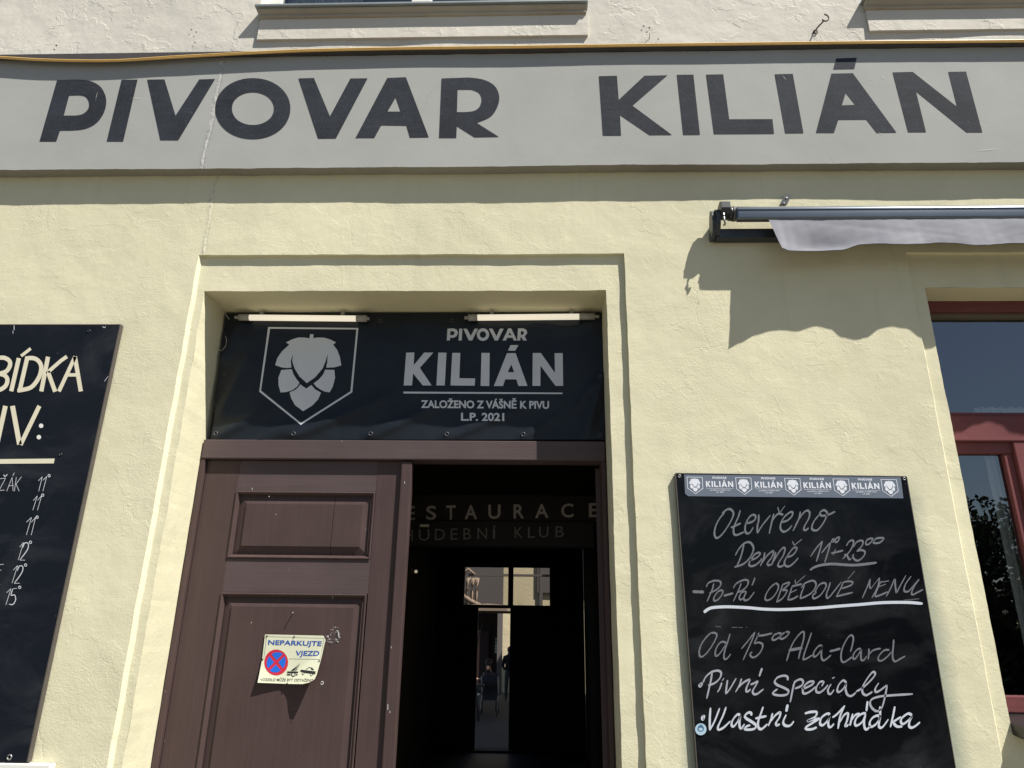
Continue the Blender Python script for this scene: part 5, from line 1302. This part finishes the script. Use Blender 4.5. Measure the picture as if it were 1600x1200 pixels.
# end plate: rounded profile seen almost edge-on
def extr(name, pts, pl, depth, mat, parent):
    a = [at(x, y, pl) for x, y in pts]; n = len(a); V = a + [p + Vector((0, depth, 0)) for p in a]
    v2, tr = poly_mesh2d([[(p.x, p.z) for p in a]])
    Fc = [tuple(t) for t in tr] + [tuple(n + i for i in t[::-1]) for t in tr] + [(i, (i + 1) % n, n + (i + 1) % n, n + i) for i in range(n)]
    o = mesh(name, V, Fc, mat, parent); bm = bmesh.new(); bm.from_mesh(o.data); bmesh.ops.recalc_face_normals(bm, faces=bm.faces[:]); bm.to_mesh(o.data); bm.free(); return o
def yz_plate(name, x0, x1, prof, mat, parent):
    n = len(prof); V = [(x0, y, z) for y, z in prof] + [(x1, y, z) for y, z in prof]
    Fc = [tuple(range(n)), tuple(range(2 * n - 1, n - 1, -1))] + [(i, (i + 1) % n, n + (i + 1) % n, n + i) for i in range(n)]
    o = mesh(name, V, Fc, mat, parent); bm = bmesh.new(); bm.from_mesh(o.data); bmesh.ops.recalc_face_normals(bm, faces=bm.faces[:])
    bmesh.ops.bevel(bm, geom=bm.edges[:], offset=.0012, segments=1, affect='EDGES'); bm.to_mesh(o.data); bm.free(); return o
epr = [(-.003, 3.205), (-.040, 3.200), (-.065, 3.225), (-.077, 3.262), (-.074, 3.294), (-.064, 3.317), (-.047, 3.329), (-.032, 3.312), (-.012, 3.262), (-.003, 3.238)]
yz_plate("end_plate", .728, .742, epr, M_darkm, aw)
yz_plate("bracket", .762, .800, [(-.020, 3.300), (-.050, 3.285), (-.090, 3.290), (-.104, 3.310), (-.102, 3.340), (-.080, 3.352), (-.050, 3.345), (-.020, 3.330)], M_darkm, aw)
yz_plate("arm_bracket", .742, .762, [(-.003, 3.212), (-.050, 3.212), (-.076, 3.250), (-.086, 3.298), (-.070, 3.322), (-.047, 3.322), (-.014, 3.250)], M_darkm, aw)
tube("hook", [at(1131, 334, -.095), at(1131, 340, -.10), at(1133, 350, -.098), at(1131, 352, -.092)], .0050, M_steel, aw, 8)
# cloth roll with front bar
yr, zr = -.062, 3.305
xr0 = .800
tube("cloth_roll", [(xr0 + .018 + k * (AX1 - xr0) / 30, yr + .0015 * noise.noise(Vector((k, 0, 0))), zr + .0025 * noise.noise(Vector((k * .7, 3, 0)))) for k in range(31)], .0300, M_fabroll, aw, 24)
tube("roll_cap", [(xr0, yr, zr), (xr0 + .016, yr, zr)], .0295, M_darkm, aw, 24); tube("roll_cap", [(xr0 + .016, yr, zr), (xr0 + .03, yr, zr)], .0315, M_fabroll, aw, 24)
fbx0 = at(1151, 333, -.10).x
zf1, zf0 = 3.313, 3.256
bm = bmesh.new(); add_box(bm, fbx0, AX1, -.104, -.072, zf0, zf1, .008); add_box(bm, fbx0 + .002, AX1 - .01, -.1065, -.1015, zf1 - .016, zf1 - .011, .001); bm_obj("front_bar", bm, M_alu, aw, True)
for p in aw.children[-1].data.polygons: p.use_smooth = False
# valance: samples of x, hem height and hem distance from the wall
hemk = [(.975, 3.098, .137), (1.007, 3.094, .127), (1.055, 3.098, .118), (1.11, 3.101, .112), (1.211, 3.104, .114), (1.301, 3.129, .113), (1.358, 3.130, .116), (1.421, 3.121, .126), (1.468, 3.118, .129), (1.51, 3.121, .126), (1.552, 3.129, .116), (1.596, 3.134, .115), (1.652, 3.131, .118), (1.731, 3.115, .129)]
while hemk[-1][0] < AX1:
    x = hemk[-1][0] + .05; ph = (x - 1.468) / .285 * 2 * math.pi; hemk.append((x, 3.124 + -.009 * math.cos(ph), .122 + .008 * math.cos(ph)))
def hemf(x):
    for a, b in zip(hemk, hemk[1:]):
        if a[0] <= x <= b[0]:
            t = (x - a[0]) / (b[0] - a[0]); t = t * t * (3 - 2 * t); return a[1] + (b[1] - a[1]) * t, a[2] + (b[2] - a[2]) * t
    return hemk[-1][1:]
vt = at(1200, 338, -.100); zt_ = zf0 + .004
V = []; nu, nv = 260, 14
xa_t, xa_b = vt.x, .975
for i in range(nu + 1):
    for j in range(nv + 1):
        s = i / nu; v = j / nv
        x0_ = xa_t + (xa_b - xa_t) * v
        x = x0_ + (AX1 - .02 - x0_) * (s ** 1.15)
        zh, dh = hemf(max(x, .975)); z = zt_ + (zh - zt_) * v
        y = -(.098 + (dh - .098) * v) 
        cup = math.exp(-((x - 1.14 - .10 * (v - .8)) / .11) ** 2) * math.sin(math.pi * v ** 3.6) * .008      # hollow behind the curled hem near the loose corner
        y += cup
        y += .0016 * noise.noise(Vector((x * 14 + v * 5, v * 2.5, 0))) + .0030 * max(0, noise.noise(Vector((x * 9 - v * 6, v * 1.2, 4)))) ** 1.5 + .0006 * noise.noise(Vector((x * 40, v * 3, 7))) + .002 * math.sin(x * 9 + v * 4) * v
        V.append((x, y, z))
val = mesh("valance", V, [(i * (nv + 1) + j, (i + 1) * (nv + 1) + j, (i + 1) * (nv + 1) + j + 1, i * (nv + 1) + j + 1) for i in range(nu) for j in range(nv)], M_fab, aw, True)
hem_pts = [V[i * (nv + 1) + nv] for i in range(nu + 1)]
tube("hem", [(p[0], p[1] - .001, p[2]) for p in hem_pts], .0022, M_fab, aw, 6)
# roof of the cassette cloth going back to the wall (casts the shadow under the roll)
# perforated plate above, its dark coat carrying the shade it sits in
extr("fixing_plate", [(1218.5, 319), (1226, 305), (1236.5, 305), (1230, 319.5)], -.014, .003, M_darkm, aw)
disc("bolt", 1229, 309, .004, -.015, M_white, aw, .002); disc("bolt", 1225, 317, .003, -.015, M_white, aw, .002)

# ------------------------------------------------------------------ small things on the upper wall
hk = [at(1272, 50, -.003), at(1279, 41, -.03), at(1286, 34, -.05)]
c_ = at(1288, 30.5, -.055)
arc = [c_ + Vector((.016 * math.cos(a), -.01, .020 * math.sin(a))) for a in [math.radians(d) for d in range(215, 470, 20)]]
hook = tube("wall_hook", hk + arc, .0035, simple("rusty_iron", (.09, .075, .07), .7, .3, 60)); props(hook, "rusty open iron hook sticking out of the pale upper wall near the right sill", "hook")
hook_ring = ribbons("hook_hole", [(ell(1274, 50, 3.2, 2.6, 10) + ell(1274, 50, 3.2, 2.6, 10)[:1], 2.2, 0)], 0, M_dirt, B, .004)
nl = tube("nail", [at(1015.5, 59.5, -.001), at(1014.5, 51, -.02)], .0014, M_nail); props(nl, "thin dark nail in the pale upper wall under two drill holes", "nail")
for (x, y, r) in ((1005.8, 40.8, 1.4), (1014.5, 43.3, 1.5), (1028.5, 61, 1.2), (299, 46.5, 1.2), (306.5, 50, 1.2), (304.5, 66, 1.1), (88, 71, 1.5)):
    fpoly("drill_hole", [ell(x, y, r, r * .9, 12)], lambda a, b: at(a, b, -.0075), M_dirt, B)
# dark specks on soffit and cobweb dirt at the hinge line
for (x, y) in ((326, 462.6), (343, 481), (345, 471), (369, 472), (468, 478), (657, 474), (945, 463), (945.5, 455)):
    p = at(x, y, .10)

# ------------------------------------------------------------------ trees across the street (seen mirrored in the window)
M_bark = simple("bark", (.07, .055, .04), .9, .3, 10); M_leaf = simple("leaf_green", (.035, .052, .022), .6, .35, 1)
def tree(x, y, h, label, seed):
    rnd_ = random.Random(seed); t = thing("tree", label, "tree", (x, y, -.05), "trees across the street")
    tube("trunk", [(x, y, -.05), (x + .05, y, h * .3), (x - .05, y + .1, h * .75)], lambda s: .16 * (1 - .7 * s), M_bark, t, 8)
    V, Fc = [], []; cl = [(rnd_.gauss(0, .75), rnd_.gauss(0, .75), h * (.10 + .82 * rnd_.random() ** 1.2), .5 + .5 * rnd_.random()) for _ in range(44)]
    for i in range(15000):
        c = rnd_.choice(cl); a = Vector((rnd_.gauss(0, 1), rnd_.gauss(0, 1), rnd_.gauss(0, 1))).normalized() * c[3] * rnd_.random() ** .4
        p = Vector((x + c[0] * 1.3, y + c[1] * 1.3, c[2])) + a; u = Vector((rnd_.gauss(0, 1), rnd_.gauss(0, 1), rnd_.gauss(0, 1))).normalized() * .075; v = u.orthogonal().normalized() * .05
        b = len(V); V += [p - u, p + v, p + u, p - v]; Fc.append((b, b + 1, b + 2, b + 3))
    mesh("crown", V, Fc, M_leaf, t)
for i, (x, y, h, lab) in enumerate(((8.8, -15.2, 3.6, "lowest of the leafy trees across the street, mirrored in the lower window pane"), (11.4, -15.8, 5.0, "leafy green tree across the street, mirrored behind the net curtain"), (14.2, -15.5, 5.6, "tallest leafy tree at the far end of the row across the street"))):
    tree(x, y, h, lab, 11 + i)
